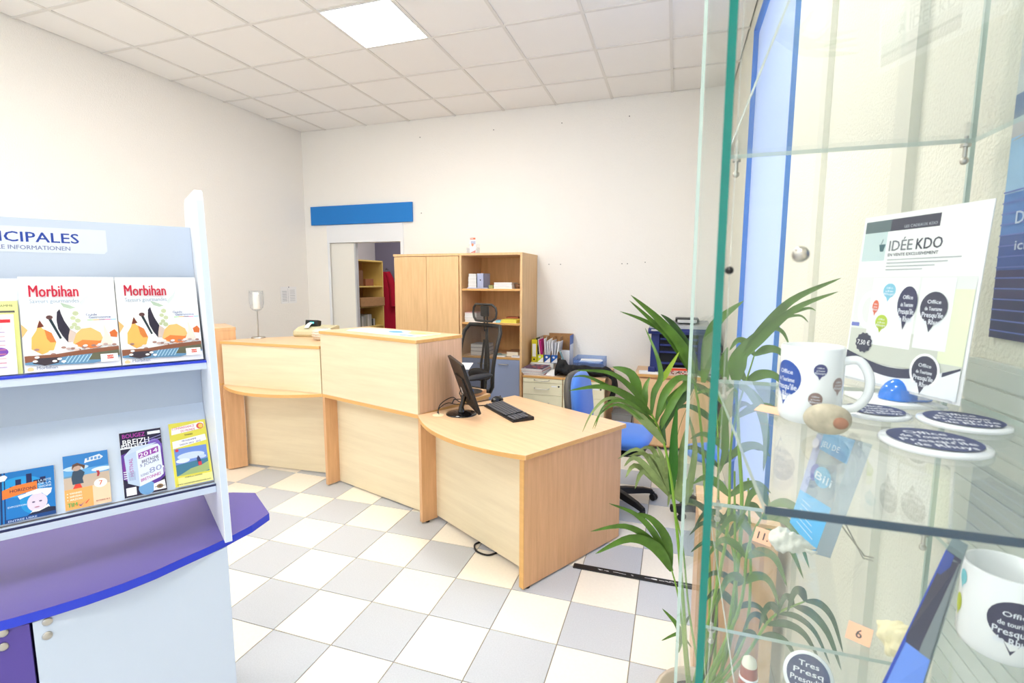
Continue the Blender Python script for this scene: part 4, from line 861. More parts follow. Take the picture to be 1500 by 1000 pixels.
p.disk(.089, .047, .0035, .0022, (96, 84, 120)); p.disk(.104, .047, .0035, .0022, (96, 84, 120)); p.disk(.096, .031, .006, .0018, (170, 110, 140)); p.poly([(.078, .012), (.088, .024), (.106, .022), (.120, .034), (.130, .012)], (236, 238, 244)); p.poly([(.07, .008), (.136, .008), (.136, .022), (.12, .026), (.10, .018), (.085, .018)], (28, 36, 64)); p.rect(.03, .0004, .1366, .011, (20, 66, 130))
p.text(.035, .042, 'EXPOSITION', .005, (190, 220, 240)); p.text(.035, .002, 'ENTREE LIBRE', .0055, (180, 200, 230), .06); p.build('printed_cover', t)
t, w = leaf_item('bus_timetable', 'timetable leaflet with a girl on a beach, second from left in the lower row', 'leaflet', B2, -.388, -.279, .168, .008, .0005); p = tprint(t, w, .008); W_ = 2*w
p.rect(.0004, .0004, W_-.0004, .1676, (96, 164, 218)); p.rect(.0004, .12, W_-.0004, .1676, (50, 128, 200)); p.disk(.03, .125, .03, .008, (190, 216, 236)); p.disk(.09, .11, .024, .007, (214, 226, 238)); p.rect(.0004, .0004, W_-.0004, .100, (196, 176, 158)); p.rect(.0004, .098, .05, .103, (110, 150, 180))
p.rect(.0004, .0004, .066, .062, (236, 170, 100)); p.rect(.066, .0004, W_-.0004, .062, (240, 204, 172))
p.poly([(.02, .062), (.026, .075), (.038, .075), (.042, .062)], (222, 66, 50)); p.poly([(.02, .075), (.018, .095), (.022, .115), (.034, .122), (.042, .118), (.05, .108), (.044, .09), (.046, .075)], (56, 76, 96)); p.disk(.031, .126, .011, .010, (196, 166, 150)); p.poly([(.02, .12), (.022, .137), (.034, .141), (.044, .134), (.052, .13), (.049, .117), (.044, .126), (.036, .132), (.026, .13)], (104, 72, 58))
p.poly([(.078, .088), (.08, .098), (.077, .106), (.084, .106), (.086, .096), (.083, .088)], (176, 62, 70)); p.poly([(.050, .136), (.053, .150), (.088, .158), (.097, .148), (.09, .142), (.058, .138)], (226, 232, 238))
for k in range(4): p.rect(.057+k*.009, .143, .063+k*.009, .151, (96, 150, 210), .001)
p.disk(.086, .066, .016, .014, (250, 244, 236)); p.text(.0865, .0595, '7', .014, (214, 90, 60), None, 'c')
for k, s_ in enumerate(('VANNES', 'SARZEAU', 'ARZON')): p.text(.012, .046-k*.0095, s_, .006, (252, 240, 226), .028); p.disk(.007, .0488-k*.0095, .0016, .0016, (252, 240, 226), 6, 1)
p.text(.006, .008, 'TIM', .013, (60, 168, 90), .022); p.text(.022, .008, 'U', .011, (240, 160, 60), .008); p.poly([(.030, .012), (.036, .006), (.046, .018), (.050, .024), (.044, .016), (.037, .010)], (110, 70, 160)); p.poly([(.046, .012), (.055, .022), (.057, .022), (.049, .011)], (220, 70, 60)); p.text(.072, .010, 'SEPTEMBRE 2014', .004, (150, 70, 70), .033); p.build('printed_cover', t)
t, w = leaf_item('festival_leaflet', 'purple and black festival leaflet marked 2014, third in the lower row', 'leaflet', B2, -.247, -.1345, .214, .010, .0005); p = tprint(t, w, .010); W_ = 2*w
p.rect(.0004, .0004, W_-.0004, .2136, (34, 28, 60)); p.poly([(.0004, .06), (.0004, .14), (.03, .15), (.112, .16), (.112, .05), (.08, .02)], (92, 54, 150)); p.disk(.09, .15, .02, .03, (120, 90, 190)); p.disk(.015, .09, .012, .04, (120, 50, 150)); p.disk(.10, .07, .013, .016, (150, 130, 190)); p.disk(.106, .08, .004, .004, (240, 230, 240)); p.disk(.06, .02, .022, .022, (110, 160, 210))
p.rect(.075, .196, .110, .206, (236, 240, 248)); p.text(.008, .194, 'BOUGEZ', .014, (176, 60, 170), .06); p.text(.008, .170, 'BREIZH', .019, (240, 242, 246), .07); p.rect(.0, .158, .075, .163, (226, 230, 240)); p.text(.004, .1595, 'NIGHT', .014, (236, 238, 246), .07)
for a, b in ((.07, .166), (.085, .176)): p.poly([(a-.02, b), (.111, b+.012), (.111, b+.014), (a-.02, b+.002)], (150, 150, 206))
p.poly([(.012, .045), (.008, .135), (.04, .158), (.042, .028)], (186, 204, 232)); p.poly([(.042, .028), (.04, .158), (.100, .160), (.106, .150), (.107, .055), (.098, .047)], (222, 230, 244)); p.poly([(.008, .135), (.04, .146), (.098, .164), (.09, .165), (.03, .16)], (200, 214, 236))
p.poly([(.045, .118), (.045, .137), (.1, .152), (.1, .132)], (150, 70, 170)); p.text(.047, .121, '2014', .014, (240, 240, 250), .050, slope=.26); p.text(.053, .102, 'BRETAGNE', .010, (60, 60, 110), .046, slope=.24); p.text(.047, .090, '5 JOURS', .009, (80, 90, 150), .052, slope=.24); p.text(.07, .064, '80', .018, (150, 160, 200), .034, slope=.24); p.text(.046, .058, 'SCENES', .008, (130, 140, 180), .022, slope=.24); p.text(.046, .042, 'BRETONNES', .010, (176, 60, 160), .054, slope=.24)
p.text(.0, .0, ' ', .01, (0, 0, 0)); M_ = p.fn; p.fn = lambda x, y, h: M_(.034-(y-.09), .085+(x-.02), h); p.text(.0, .095, 'FESTIVAL', .010, (176, 90, 170), .06); p.fn = M_
for k in range(6): p.rect(.016+k*.003, .052, .0175+k*.003, .08, (150, 166, 200))
for k in range(4): p.rect(.003, .060+k*.007, .012, .063+k*.007, (226, 230, 240))
p.poly([(.076, .006), (.078, .028), (.108, .036), (.110, .006)], (240, 240, 244)); p.disk(.094, .017, .009, .007, (150, 120, 80)); p.disk(.094, .017, .005, .004, (90, 70, 60)); p.rect(.08, .0155, .108, .0175, (100, 90, 90)); p.rect(.006, .005, .032, .030, (236, 238, 246)); p.build('printed_cover', t)
t, w = leaf_item('lecture_programme', 'yellow programme leaflet with a seaside photo, rightmost in the lower row', 'leaflet', B2, -.112, -.0015, .222, .008, .0005); p = tprint(t, w, .008); W_ = 2*w
p.rect(.0004, .0004, W_-.0004, .2216, (226, 216, 84)); p.rect(.01, .0004, W_-.0004, .03, (236, 230, 150)); p.poly([(.006, .181), (.008, .204), (.095, .214), (.103, .212), (.105, .198), (.098, .190), (.05, .185)], (246, 244, 246)); p.text(.009, .197, 'CONNAISSANCE', .0085, (206, 90, 120), .066, slope=.05); p.text(.034, .186, 'DU MONDE', .0085, (206, 90, 120), .042, slope=.05); p.disk(.092, .200, .011, .011, (214, 90, 80)); p.disk(.094, .200, .007, .008, (232, 200, 90))
p.text(.055, .172, 'VANNES', .006, (90, 80, 50), .024, 'c'); p.poly([(.006, .132), (.006, .157), (.104, .168), (.106, .146)], (240, 240, 246)); p.text(.055, .151, 'PROGRAMME', .006, (70, 60, 130), .042, 'c', slope=.08); p.text(.057, .139, 'SAISON 2014 - 2015', .006, (70, 60, 130), .062, 'c', slope=.08)
p.rect(.008, .036, .103, .130, (112, 142, 212)); p.disk(.055, .10, .04, .012, (200, 214, 240)); p.disk(.03, .086, .02, .008, (220, 228, 244)); p.disk(.085, .09, .014, .006, (190, 206, 236)); p.poly([(.008, .036), (.008, .074), (.103, .082), (.103, .036)], (66, 120, 146)); p.poly([(.008, .036), (.02, .040), (.05, .055), (.08, .06), (.103, .070), (.103, .040), (.09, .036)], (160, 180, 120)); p.poly([(.072, .064), (.070, .085), (.075, .096), (.080, .086), (.083, .066)], (56, 60, 96)); p.poly([(.073, .060), (.073, .073), (.083, .073), (.083, .060)], (206, 60, 80)); p.disk(.016, .124, .005, .005, (206, 60, 80))
p.text(.055, .026, 'CINEMA LA GARENNE', .0045, (120, 110, 60), .05, 'c'); p.text(.006, .006, 'www.connaissancedumonde.com', .0045, (70, 70, 40), .098); p.build('printed_cover', t)

# ------------------------------------------------------------------ potted palm
PX, PY = CAM.x+.13, CAM.y+1.62
palm = thing('potted_palm', 'tall kentia palm with long arching green fronds beside the glass showcase', 'plant', (0, 0, 0))
POT = mat('pot_ceramic', (196, 184, 168), .5); SOIL = mat('soil', (62, 46, 34), .95, bump=(50, .8, .02))
b = MB(); b.T = tr(PX, PY, 0); b.lathe([(.10, 0), (.105, .01), (.135, .25), (.145, .27), (.145, .29), (.13, .29), (.125, .25), (.0, .24)], POT, 28, cap=True).build('pot', palm)
b = MB(); b.T = tr(PX, PY, 0); b.lathe([(.126, .25), (.08, .262), (.0, .265)], SOIL, 20).build('soil', palm)
def leaflet(parent, pts, w, mt, nrm=None, tw=0, name='leaflet'):
    c = curve_pts(pts, 5) if len(pts) > 2 else [Vector(pts[0]).lerp(Vector(pts[1]), i/6) for i in range(7)]
    n = len(c); m = MB(); vs = []; N0 = Vector(nrm or (0, -1, .25)).normalized()
    for i, p_ in enumerate(c):
        t = (c[min(i+1, n-1)]-c[max(i-1, 0)]).normalized(); q = Matrix.Rotation(tw*i/n, 3, t) if tw else Matrix.Identity(3)
        s = t.cross(q @ N0); s = s.normalized() if s.length > 1e-4 else Vector((1, 0, 0)); up = s.cross(t)
        f = i/(n-1); ww = w*.44*min(1, (f*2.6+.25))*(1-f**1.9)**.9+.0003
        vs += [tuple(p_-s*ww+up*ww*.35), tuple(p_-up*0), tuple(p_+s*ww+up*ww*.35)]
    m.add(vs, [(3*i+k, 3*i+k+1, 3*i+k+4, 3*i+k+3) for i in range(n-1) for k in (0, 1)], mt, True)
    return m.build(name, parent)
def rachis(pts, r0, r1, name='frond'):
    c = curve_pts(pts, 5); return MB().tube(c, [r0+(r1-r0)*i/(len(c)-1) for i in range(len(c))], STEM, 6).build(name, palm), c
D0 = 1.45
def A(x, y, D=D0): return at(x, y, D)
# frond leaning towards the desk
fB, _ = rachis([(PX-.02, PY, .26), A(1006, 960), A(1000, 870), A(990, 760), A(982, 694), A(970, 640), A(954, 606), A(938, 582, D0+.04)], .006, .002)
for pts, w, mt in (([A(938, 582), A(925, 548), A(897, 537)], .036, LEAF), ([A(952, 604), A(925, 568, 1.4), A(893, 546, 1.35), A(844, 542, 1.3)], .020, LEAF), ([A(955, 608), A(920, 580, 1.4), A(882, 566, 1.33), A(833, 572, 1.28)], .026, LEAF),
                   ([A(962, 625), A(938, 598), A(905, 574, 1.38), A(862, 552, 1.3), A(838, 552, 1.27)], .016, LEAF), ([A(966, 632), A(924, 594, 1.4), A(892, 583, 1.35), A(868, 603, 1.3), A(853, 633, 1.28)], .013, LEAFL), ([A(960, 618), A(918, 588, 1.38), A(886, 594, 1.33), A(871, 628, 1.3)], .012, LEAF), ([A(972, 645), A(930, 605, 1.4), A(905, 592, 1.36), A(880, 605, 1.32), A(868, 628, 1.3)], .010, LEAF),
                   ([A(974, 650), A(950, 622, 1.42), A(920, 598, 1.4), A(898, 592, 1.38)], .03, LEAFL),
                   ([A(946, 596), A(945, 570), A(952, 552, 1.5)], .022, LEAF), ([A(954, 608), A(958, 576), A(968, 552), A(962, 520), A(945, 480, 1.5)], .022, LEAF), ([A(961, 618), A(972, 580), A(992, 555, 1.5), A(1012, 556, 1.5), A(1024, 570, 1.5)], .028, LEAF),
                   ([A(966, 630), A(985, 590), A(1004, 562, 1.5), A(1014, 544, 1.52)], .026, LEAF), ([A(968, 560, 1.5), A(980, 540, 1.5), A(995, 515, 1.5)], .020, mat('young_leaf', (150, 176, 50), .45)),
                   ([A(975, 652), A(970, 620), A(978, 600), A(976, 585)], .020, LEAFD)):
    leaflet(fB, pts, w, mt)
# tall frond rising behind, tip leaning left
fA, _ = rachis([(PX, PY, .26), A(1040, 900, 1.6), A(1032, 700, 1.6), A(1024, 600, 1.6), A(1014, 545, 1.6)], .006, .003)
for pts, w, mt in (([A(1016, 552, 1.6), A(1000, 510, 1.58), A(965, 468, 1.55), A(924, 432, 1.5)], .040, LEAF), ([A(1016, 555, 1.6), A(990, 505, 1.58), A(955, 470, 1.55), A(922, 440, 1.5)], .026, LEAF), ([A(1010, 545, 1.6), A(978, 492, 1.57), A(945, 470, 1.55), A(908, 456, 1.5)], .022, LEAF), ([A(1018, 560, 1.62), A(1012, 520, 1.6), A(988, 478, 1.58), A(968, 460, 1.55)], .036, LEAFD),
                   ([A(1014, 545, 1.6), A(1004, 565, 1.58), A(980, 585, 1.55), A(960, 618, 1.5)], .030, LEAF), ([A(1014, 550, 1.6), A(1006, 575, 1.58), A(988, 600, 1.55), A(966, 640, 1.5)], .034, LEAFD),
                   ([A(1018, 570, 1.6), A(1005, 600, 1.6), A(992, 640, 1.55), A(990, 700, 1.5), A(988, 722, 1.5)], .001, LEAF)):
    leaflet(fA, pts, w, mt)
leaflet(fB, [A(984, 724, 1.5), A(986, 680, 1.48), A(988, 630, 1.46), A(992, 594, 1.45)], .034, mat('deep_leaf', (44, 104, 20), .4))
leaflet(fB, [A(996, 730, 1.5), A(996, 690, 1.5), A(1000, 650, 1.5), A(1012, 610, 1.5)], .024, LEAFL); leaflet(fB, [A(1004, 740, 1.55), A(1012, 700, 1.55), A(1018, 650, 1.55), A(1006, 600, 1.55)], .026, LEAFL)
# low front frond
fC, _ = rachis([(PX-.03, PY-.02, .26), A(1003, 960), A(999, 915), A(993, 870), A(984, 834)], .0045, .002)
for pts, w, mt in (([A(984, 836), A(960, 800, 1.42), A(922, 788, 1.38), A(872, 811, 1.33)], .042, LEAF), ([A(984, 832), A(952, 790, 1.42), A(915, 770, 1.37), A(865, 778, 1.33)], .028, LEAF), ([A(982, 826), A(958, 780, 1.42), A(930, 752, 1.4), A(892, 737, 1.35)], .024, LEAF), ([A(983, 830), A(976, 788, 1.44), A(955, 760, 1.42), A(932, 751, 1.4)], .034, LEAF)):
    leaflet(fC, pts, w, mt)
for pts, w in (([A(998, 930), A(990, 912), A(970, 891)], .02), ([A(998, 925), A(985, 930), A(969, 938)], .012), ([A(998, 928), A(1006, 938), A(1013, 948)], .009), ([A(997, 925), A(997, 942), A(994, 956)], .012), ([A(1000, 920), A(1006, 908), A(1011, 900)], .011)): leaflet(fC, pts, w, LEAF)
# dusty cluster further back
fD, _ = rachis([(PX+.02, PY+.03, .26), A(1010, 900, 1.8), A(1000, 800, 1.85), A(984, 730, 1.85)], .005, .002)
rr = random.Random(11)
for tx, ty, mx_, my in ((914, 683, 935, 672), (916, 700, 934, 682), (937, 658, 958, 660), (905, 672, 940, 660), (930, 716, 945, 690), (990, 655, 985, 690), (975, 665, 978, 700), (1006, 668, 998, 700), (1012, 688, 1004, 712), (950, 664, 968, 680), (978, 742, 982, 720), (1016, 716, 1006, 726), (920, 668, 950, 668), (1024, 740, 1008, 735), (962, 652, 972, 676)):
    leaflet(fD, [A(984+rr.uniform(-3, 3), 728+rr.uniform(-6, 4), 1.85), A(mx_, my, 1.85), A(tx, ty, 1.8+rr.uniform(-.1, .1))], rr.uniform(.022, .036), LEAFL)
# fronds behind the showcase
def frond(base, mid, tip, n, ll, w, mt, seed, droop=.06):
    rr = random.Random(seed); f, c = rachis([(PX+rr.uniform(-.04, .05), PY+rr.uniform(-.04, .04), .26), base, mid, tip], .006, .0018)
    k0 = int(len(c)*.45)
    for i in range(n):
        q = k0+(len(c)-1-k0)*i/(n-1); p0 = c[int(q)]; t = (c[min(int(q)+1, len(c)-1)]-c[max(int(q)-1, 0)]).normalized()
        for sgn in (-1, 1):
            side = t.cross(Vector((0, 1, -.2))).normalized()*sgn; L_ = ll*(1-.45*abs(i/(n-1)-.35))*rr.uniform(.85, 1.1); d = (side*.75+t*.75+Vector((0, rr.uniform(-.3, .3), 0))).normalized()
            P2 = [p0, p0+d*L_*.35, p0+d*L_*.7+Vector((0, 0, -droop*.4)), p0+d*L_+Vector((0, 0, -droop*1.3))]
            for q_ in P2[1:]:
                q_.y = max(q_.y, CAM.y+1.05); q_.x = min(q_.x, XR-.03)
            leaflet(f, P2, w*rr.uniform(.8, 1.15), mt)
    return f
frond(A(1062, 800, 1.5), A(1072, 640, 1.5), A(1105, 520, 1.45), 5, .17, .030, LEAF, 1)
frond(A(1050, 850, 1.7), A(1052, 650, 1.75), A(1044, 560, 1.8), 5, .20, .030, LEAFD, 2)
frond(A(1080, 900, 1.4), A(1096, 800, 1.35), A(1126, 740, 1.3), 5, .15, .026, LEAF, 3, .10)
frond(A(1070, 930, 1.55), A(1078, 840, 1.55), A(1062, 760, 1.6), 5, .16, .028, LEAFD, 4, .08)
frond(A(1092, 960, 1.4), A(1130, 905, 1.3), A(1180, 880, 1.2), 5, .13, .022, LEAFD, 5, .08)
fE, _ = rachis([(PX+.05, PY, .26), A(1084, 800, 1.45), A(1082, 640, 1.42), A(1078, 545, 1.38), A(1092, 510, 1.35)], .006, .003)
for pts, w in (([A(1090, 520, 1.35), A(1118, 482, 1.3), A(1160, 440, 1.22), A(1232, 407, 1.12)], .030), ([A(1090, 524, 1.35), A(1120, 490, 1.3), A(1165, 452, 1.22), A(1228, 427, 1.12)], .026), ([A(1110, 500, 1.32), A(1140, 468, 1.28), A(1180, 452, 1.24), A(1195, 455, 1.22)], .012), ([A(1112, 500, 1.32), A(1140, 470, 1.28), A(1170, 462, 1.24), A(1184, 472, 1.22)], .010), ([A(1108, 500, 1.32), A(1130, 482, 1.3), A(1146, 486, 1.28), A(1156, 505, 1.27)], .016),
               ([A(1078, 560, 1.38), A(1080, 530, 1.36), A(1092, 508, 1.34), A(1120, 478, 1.3)], .055), ([A(1064, 560, 1.42), A(1060, 530, 1.42), A(1066, 508, 1.42)], .03), ([A(1076, 570, 1.4), A(1060, 610, 1.42), A(1062, 660, 1.45), A(1050, 700, 1.5)], .034), ([A(1084, 560, 1.38), A(1110, 590, 1.34), A(1122, 640, 1.3), A(1118, 690, 1.3)], .030), ([A(1030, 560, 1.5), A(1040, 500, 1.5), A(1052, 470, 1.5), A(1090, 440, 1.48)], .05)):
    leaflet(fE, pts, w, LEAF)
# bare stems
for i, (x, y, D) in enumerate(((1050, 760, 1.6), (1096, 700, 1.5), (1076, 690, 1.55))):
    rachis([(PX+.03*i-.04, PY+.02*i, .26), A(x-4, 930, D), A(x, y, D)], .006, .003, 'stem')
MB().tube([(PX-.01, PY, .26), A(1046, 920, 1.62), A(1048, 880, 1.62)], [.016, .013, .008], mat('palm_sheath', (96, 92, 62), .7), 8).build('stem', palm)

# ------------------------------------------------------------------ glass showcase
X0, X1 = CAM.x+.029, CAM.x+.440; Y0, Y1 = CAM.y+.415, CAM.y+1.0; ZB, ZT2 = .72, 2.45
sc_ = thing('glass_showcase', 'tall glass showcase of souvenirs with thick green cut edges, nearest the camera', 'showcase', (0, 0, 0))
def pane(x0, x1, y0, y1, z0, z1, nm, faces, edge):
    """faces: which pair is the clear big faces ('x','y','z')"""
    vs = [(x0,y0,z0),(x1,y0,z0),(x1,y1,z0),(x0,y1,z0),(x0,y0,z1),(x1,y0,z1),(x1,y1,z1),(x0,y1,z1)]
    F = {'z': [(0,3,2,1),(4,5,6,7)], 'y': [(0,1,5,4),(2,3,7,6)], 'x': [(1,2,6,5),(3,0,4,7)]}; m = MB()
    for k, fs in F.items():
        if k == faces: m.add(vs, fs, SGLASS if k == 'x' else CGLASS)
        elif k == 'y': m.add(vs, fs[:1], edge); m.add(vs, fs[1:], TEALP)
        else: m.add(vs, fs, edge)
    return m.build(nm, sc_)
pane(X0, X0+.0062, Y0, Y1, ZB, ZT2, 'side_pane', 'x', TEAL); pane(X1-.008, X1, Y0, Y1, ZB, ZT2, 'side_pane', 'x', TEALP)
pane(X0+.009, X1-.009, Y1-.006, Y1, ZB, ZT2, 'back_pane', 'y', TEALP)
pane(X0+.010, X1-.009, Y0+.0, Y0+.006, ZB, ZT2, 'door_pane', 'y', TEALP)
def glass_shelf(z, x0=.075, x1=.428, d0=.424, d1=.975):
    x0, x1, y0, y1 = CAM.x+x0, CAM.x+x1, CAM.y+d0, CAM.y+d1; vs = [(x0,y0,z-.007),(x1,y0,z-.007),(x1,y1,z-.007),(x0,y1,z-.007),(x0,y0,z),(x1,y0,z),(x1,y1,z),(x0,y1,z)]
    m = MB(); m.add(vs, [(0,3,2,1),(4,5,6,7)], HGLASS); m.add(vs, [(0,1,5,4)], TEALD); m.add(vs, [(1,2,6,5),(2,3,7,6),(3,0,4,7)], TEALP); return m.build('glass_shelf', sc_)
ZM, ZL, ZL2, ZU = 1.489, 1.252, 1.0, 1.887
for z in (ZM, ZL, ZL2, ZU): glass_shelf(z)
for z in (ZM, ZL, ZL2, ZU):
    for x, d in ((.093, .978), (.418, .978), (.093, .45), (.418, .45)):
        if d < .5: continue
        b = MB(); b.T = tr(CAM.x+x, CAM.y+d, z); b.tube([(0, 0, .004), (0, 0, -.03)], .0032, STEEL, 8); b.ball((0, 0, -.033), .006, STEEL, 10, 6); b.lathe([(.007, -.012), (.007, -.008)], STEEL, 12); b.build('shelf_support', sc_)
b = MB(); b.T = at(1170, 373, .414) and tr(*at(1170, 373, .410)) @ rotm('X', PI/2); b.lathe([(.004, .0), (.0055, .004), (.0055, .007), (.003, .010), (.0, .011)], STEEL, 18).build('door_knob', sc_)
b = MB(); b.T = tr(*at(1068, 396, .412)) @ rotm('X', PI/2); b.lathe([(.003, .0), (.003, .003), (.0, .004)], BLACK, 12).build('hinge_screw', sc_)
MB().box(X0-.01, X1+.004, Y0-.01, Y1+.01, .06, ZB-.001, WHITE).build('plinth', sc_, bevel=.004); MB().box(X0+.01, X1-.01, Y0+.01, Y1-.01, 0, .06, BLACK).build('plinth_foot', sc_)
MB().box(X0-.006, X1+.004, Y0-.006, Y1+.006, ZT2+.001, ZT2+.04, GREYP).build('top_cap', sc_, bevel=.004)

PUR = (58, 62, 100)
def bubble(p, x, y, rx, ry, rgb, lines, h=None):
    p.disk(x, y, rx, ry, rgb, 24, 4, tail=1); n = len(lines); h = h or ry*.30
    for i, s_ in enumerate(lines): p.text(x, y+ry*.55-i*h*1.45-h, s_, h*(1.1 if i > 1 else .8), (226, 230, 240), rx*(1.0, 1.25, 1.55, 1.4, 1.0)[i], 'c')
def mug(label, X, D, z, r, h, hang, prints, group='souvenir mugs in the showcase'):
    t = thing('mug', label, 'mug', (CAM.x+X, CAM.y+D, z+.0006), 0, group); MW = mat('mug_white', (240, 242, 244), .18, coat=.4)
    MB().lathe([(r*.86, 0), (r*.95, .003), (r, .01), (r, h-.002), (r-.0015, h), (r-.003, h-.001), (r-.0035, .01), (r*.8, .006), (0, .006)], MW, 48).build('body', t)
    c, s_ = math.cos(hang), math.sin(hang); hp = [(r*.97, h*.82), (r+.014, h*.84), (r+.025, h*.66), (r+.025, h*.42), (r+.014, h*.24), (r*.97, h*.20)]
    MB().tube(curve_pts([(a*c, a*s_, b_) for a, b_ in hp], 5), .0052, MW, 10).build('handle', t)
    a0 = math.atan2(-D, -X)
    p = Print(fn=lambda x, y, k: ((r+.0002+k)*math.cos(a0+x/r), (r+.0002+k)*math.sin(a0+x/r), y), eps=.00006); prints(p); p.build('printed_bubbles', t); return t
def pr1(p):
    bubble(p, -.031, .056, .021, .023, (28, 74, 160), ['Office', 'de Tourisme', "Presqu'ile", 'de Rhuys'])
    bubble(p, .010, .070, .0075, .0078, (62, 66, 120), ['Office', 'de Tourisme', 'Rhuys']); bubble(p, .034, .052, .0085, .009, (168, 146, 142), ['Office', 'de Tourisme', 'Rhuys']); bubble(p, .0065, .034, .0078, .0082, (140, 116, 112), ['Office', 'de Tourisme', 'Rhuys'])
mug('white mug with a large blue speech bubble on the middle glass shelf', .171, .722, ZM, .036, .097, -.35, pr1)
def pr3(p):
    bubble(p, .012, .052, .024, .024, (58, 58, 88), ['Office', 'de tourisme', "Presqu'ile", 'de Rhuys']); p.disk(-.042, .078, .006, .009, (120, 196, 206), tail=1); p.disk(-.046, .045, .006, .011, (186, 196, 60), tail=1)
mug('white mug with dark purple speech bubble at the lower right of the showcase', .368, .672, ZL, .0385, .098, .6, pr3)
def pr2(p):
    bubble(p, -.004, .05, .017, .019, (176, 180, 192), ['Office', 'de tourisme', "Presqu'ile", 'de Rhuys']); p.disk(-.034, .062, .006, .008, (206, 212, 150), tail=1); p.disk(-.034, .036, .006, .008, (190, 214, 220), tail=1); p.disk(-.046, .05, .005, .007, (224, 190, 176), tail=1)
# the display sheet
BL, BR, TL = CAM+Vector((.273, .955, -.158)), CAM+Vector((.347, .792, -.158)), CAM+Vector((.289, .962, .096))
U = (BR-BL); Ws = U.length; U.normalize(); V = (TL-BL); Hs = V.length; N = U.cross(V).normalized(); V2 = N.cross(U).normalized()
sh_ = bpy.data.objects.new('display_sheet', None); COL.objects.link(sh_); M = Matrix((U, V2, N)).transposed().to_4x4(); M.translation = BL; sh_.matrix_world = M
tag(sh_, 'white IDEE KDO poster sheet showing mugs, standing on the middle shelf', 'poster')
Hs = .262; Ws *= 1.10; MB().box(0, Ws, 0, Hs, -.0012, 0, PAPER).build('sheet', sh_); MB().box(.01, Ws-.01, -.010, .004, -.012, .010, CLEARP).build('clear_foot', sh_, bevel=.001)
p = Print((0, 0, 0), (1, 0, 0), (0, 1, 0), eps=.00008); q = Ws
p.rect(.004, .004, q-.004, Hs-.004, (240, 242, 240)); p.rect(.004, Hs-.026, q*.26, Hs-.008, (96, 112, 116)); p.rect(q*.26, Hs-.026, q*.66, Hs-.008, (66, 66, 82)); p.rect(.004, Hs-.07, q*.24, Hs-.026, (196, 214, 214)); p.text(q*.64, Hs-.023, 'LES CADEAUX KDO', .004, (170, 174, 186), q*.26, 'r')
p.text(q*.27, Hs-.056, 'IDÉE', .016, (120, 124, 130), q*.20); p.text(q*.50, Hs-.056, 'KDO', .016, (66, 68, 82), q*.20); p.poly([(q*.175, Hs-.045), (q*.235, Hs-.045), (q*.222, Hs-.056), (q*.19, Hs-.056)], (70, 104, 110)); p.poly([(q*.19, Hs-.045), (q*.205, Hs-.037), (q*.21, Hs-.038), (q*.197, Hs-.045)], (70, 104, 110))
p.text(q*.27, Hs-.064, "EN VENTE EXCLUSIVEMENT", .0045, (70, 72, 86), q*.41)
for k in range(4): p.rect(q*.27, Hs-.070-k*.005, q*(.85-.09*k), Hs-.0685-k*.005, (172, 178, 180))
p.rect(.004, .034, q-.004, Hs-.095, (226, 230, 226)); p.rect(.004, .034, q-.004, .085, (204, 208, 198)); p.rect(q*.80, .05, q-.004, .15, (226, 234, 200)); p.rect(.004, .088, q*.1, .094, (110, 120, 190))
p.rect(q*.18, .062, q*.58, .165, (244, 246, 248)); p.rect(q*.60, .066, q*.85, .165, (236, 240, 240)); 
hd_ = []
for k in range(13): a = PI*.5+PI*k/12; hd_.append((q*.18+.022*math.cos(a), .115+.03*math.sin(a)))
for k in range(12, -1, -1): a = PI*.5+PI*k/12; hd_.append((q*.18+.014*math.cos(a), .115+.021*math.sin(a)))
p.poly(hd_, (240, 242, 246))
bubble(p, q*.34, .146, .011, .011, (128, 190, 214), ['Office', 'de', 'Rhuys']); bubble(p, q*.235, .121, .006, .010, (220, 110, 84), ['Office', 'de', 'Rhuys']); bubble(p, q*.31, .098, .011, .011, (178, 200, 74), ['Office', 'de', 'Rhuys'])
bubble(p, q*.51, .128, .016, .025, (58, 60, 92), ['Office', 'de Tourisme', "Presqu'ile", 'de Rhuys']); bubble(p, q*.72, .124, .020, .022, (62, 62, 84), ['Office', 'de Tourisme', "Presqu'ile", 'de Rhuys'])
st8 = [(q*.175+(.0165 if k % 2 else .0145)*math.cos(k*PI/12), .063+(.0165 if k % 2 else .0145)*math.sin(k*PI/12)) for k in range(24)]; p.poly(st8, (62, 64, 84)); p.text(q*.175, .0595, '7,50 €', .0075, (240, 240, 244), .024, 'c')
sw = [(q*i/16, .040-.022*math.sin(PI*i/16)**1.2+.012*i/16) for i in range(17)]; p.poly([(.004, .004)]+[(q-.004, .004)]+[(min(max(a, .004), q-.004), b_-.004) for a, b_ in sw[::-1]], (238, 242, 248))
p.poly([(min(max(a, .004), q-.004), b_+.008) for a, b_ in sw[:12]]+[(a if a > .004 else .004, b_-.006) for a, b_ in sw[:12][::-1]], (62, 66, 90)); p.poly([(q*.86, .038), (q-.004, .048), (q-.004, .045), (q*.86, .032)], (62, 66, 90))
p.disk(q*.73, .036, .0225, .0245, (246, 247, 250)); bubble(p, q*.73, .036, .019, .021, (60, 62, 84), ['Office', 'de Tourisme', "Presqu'ile", 'de Rhuys']); p.build('printed_artwork', sh_)
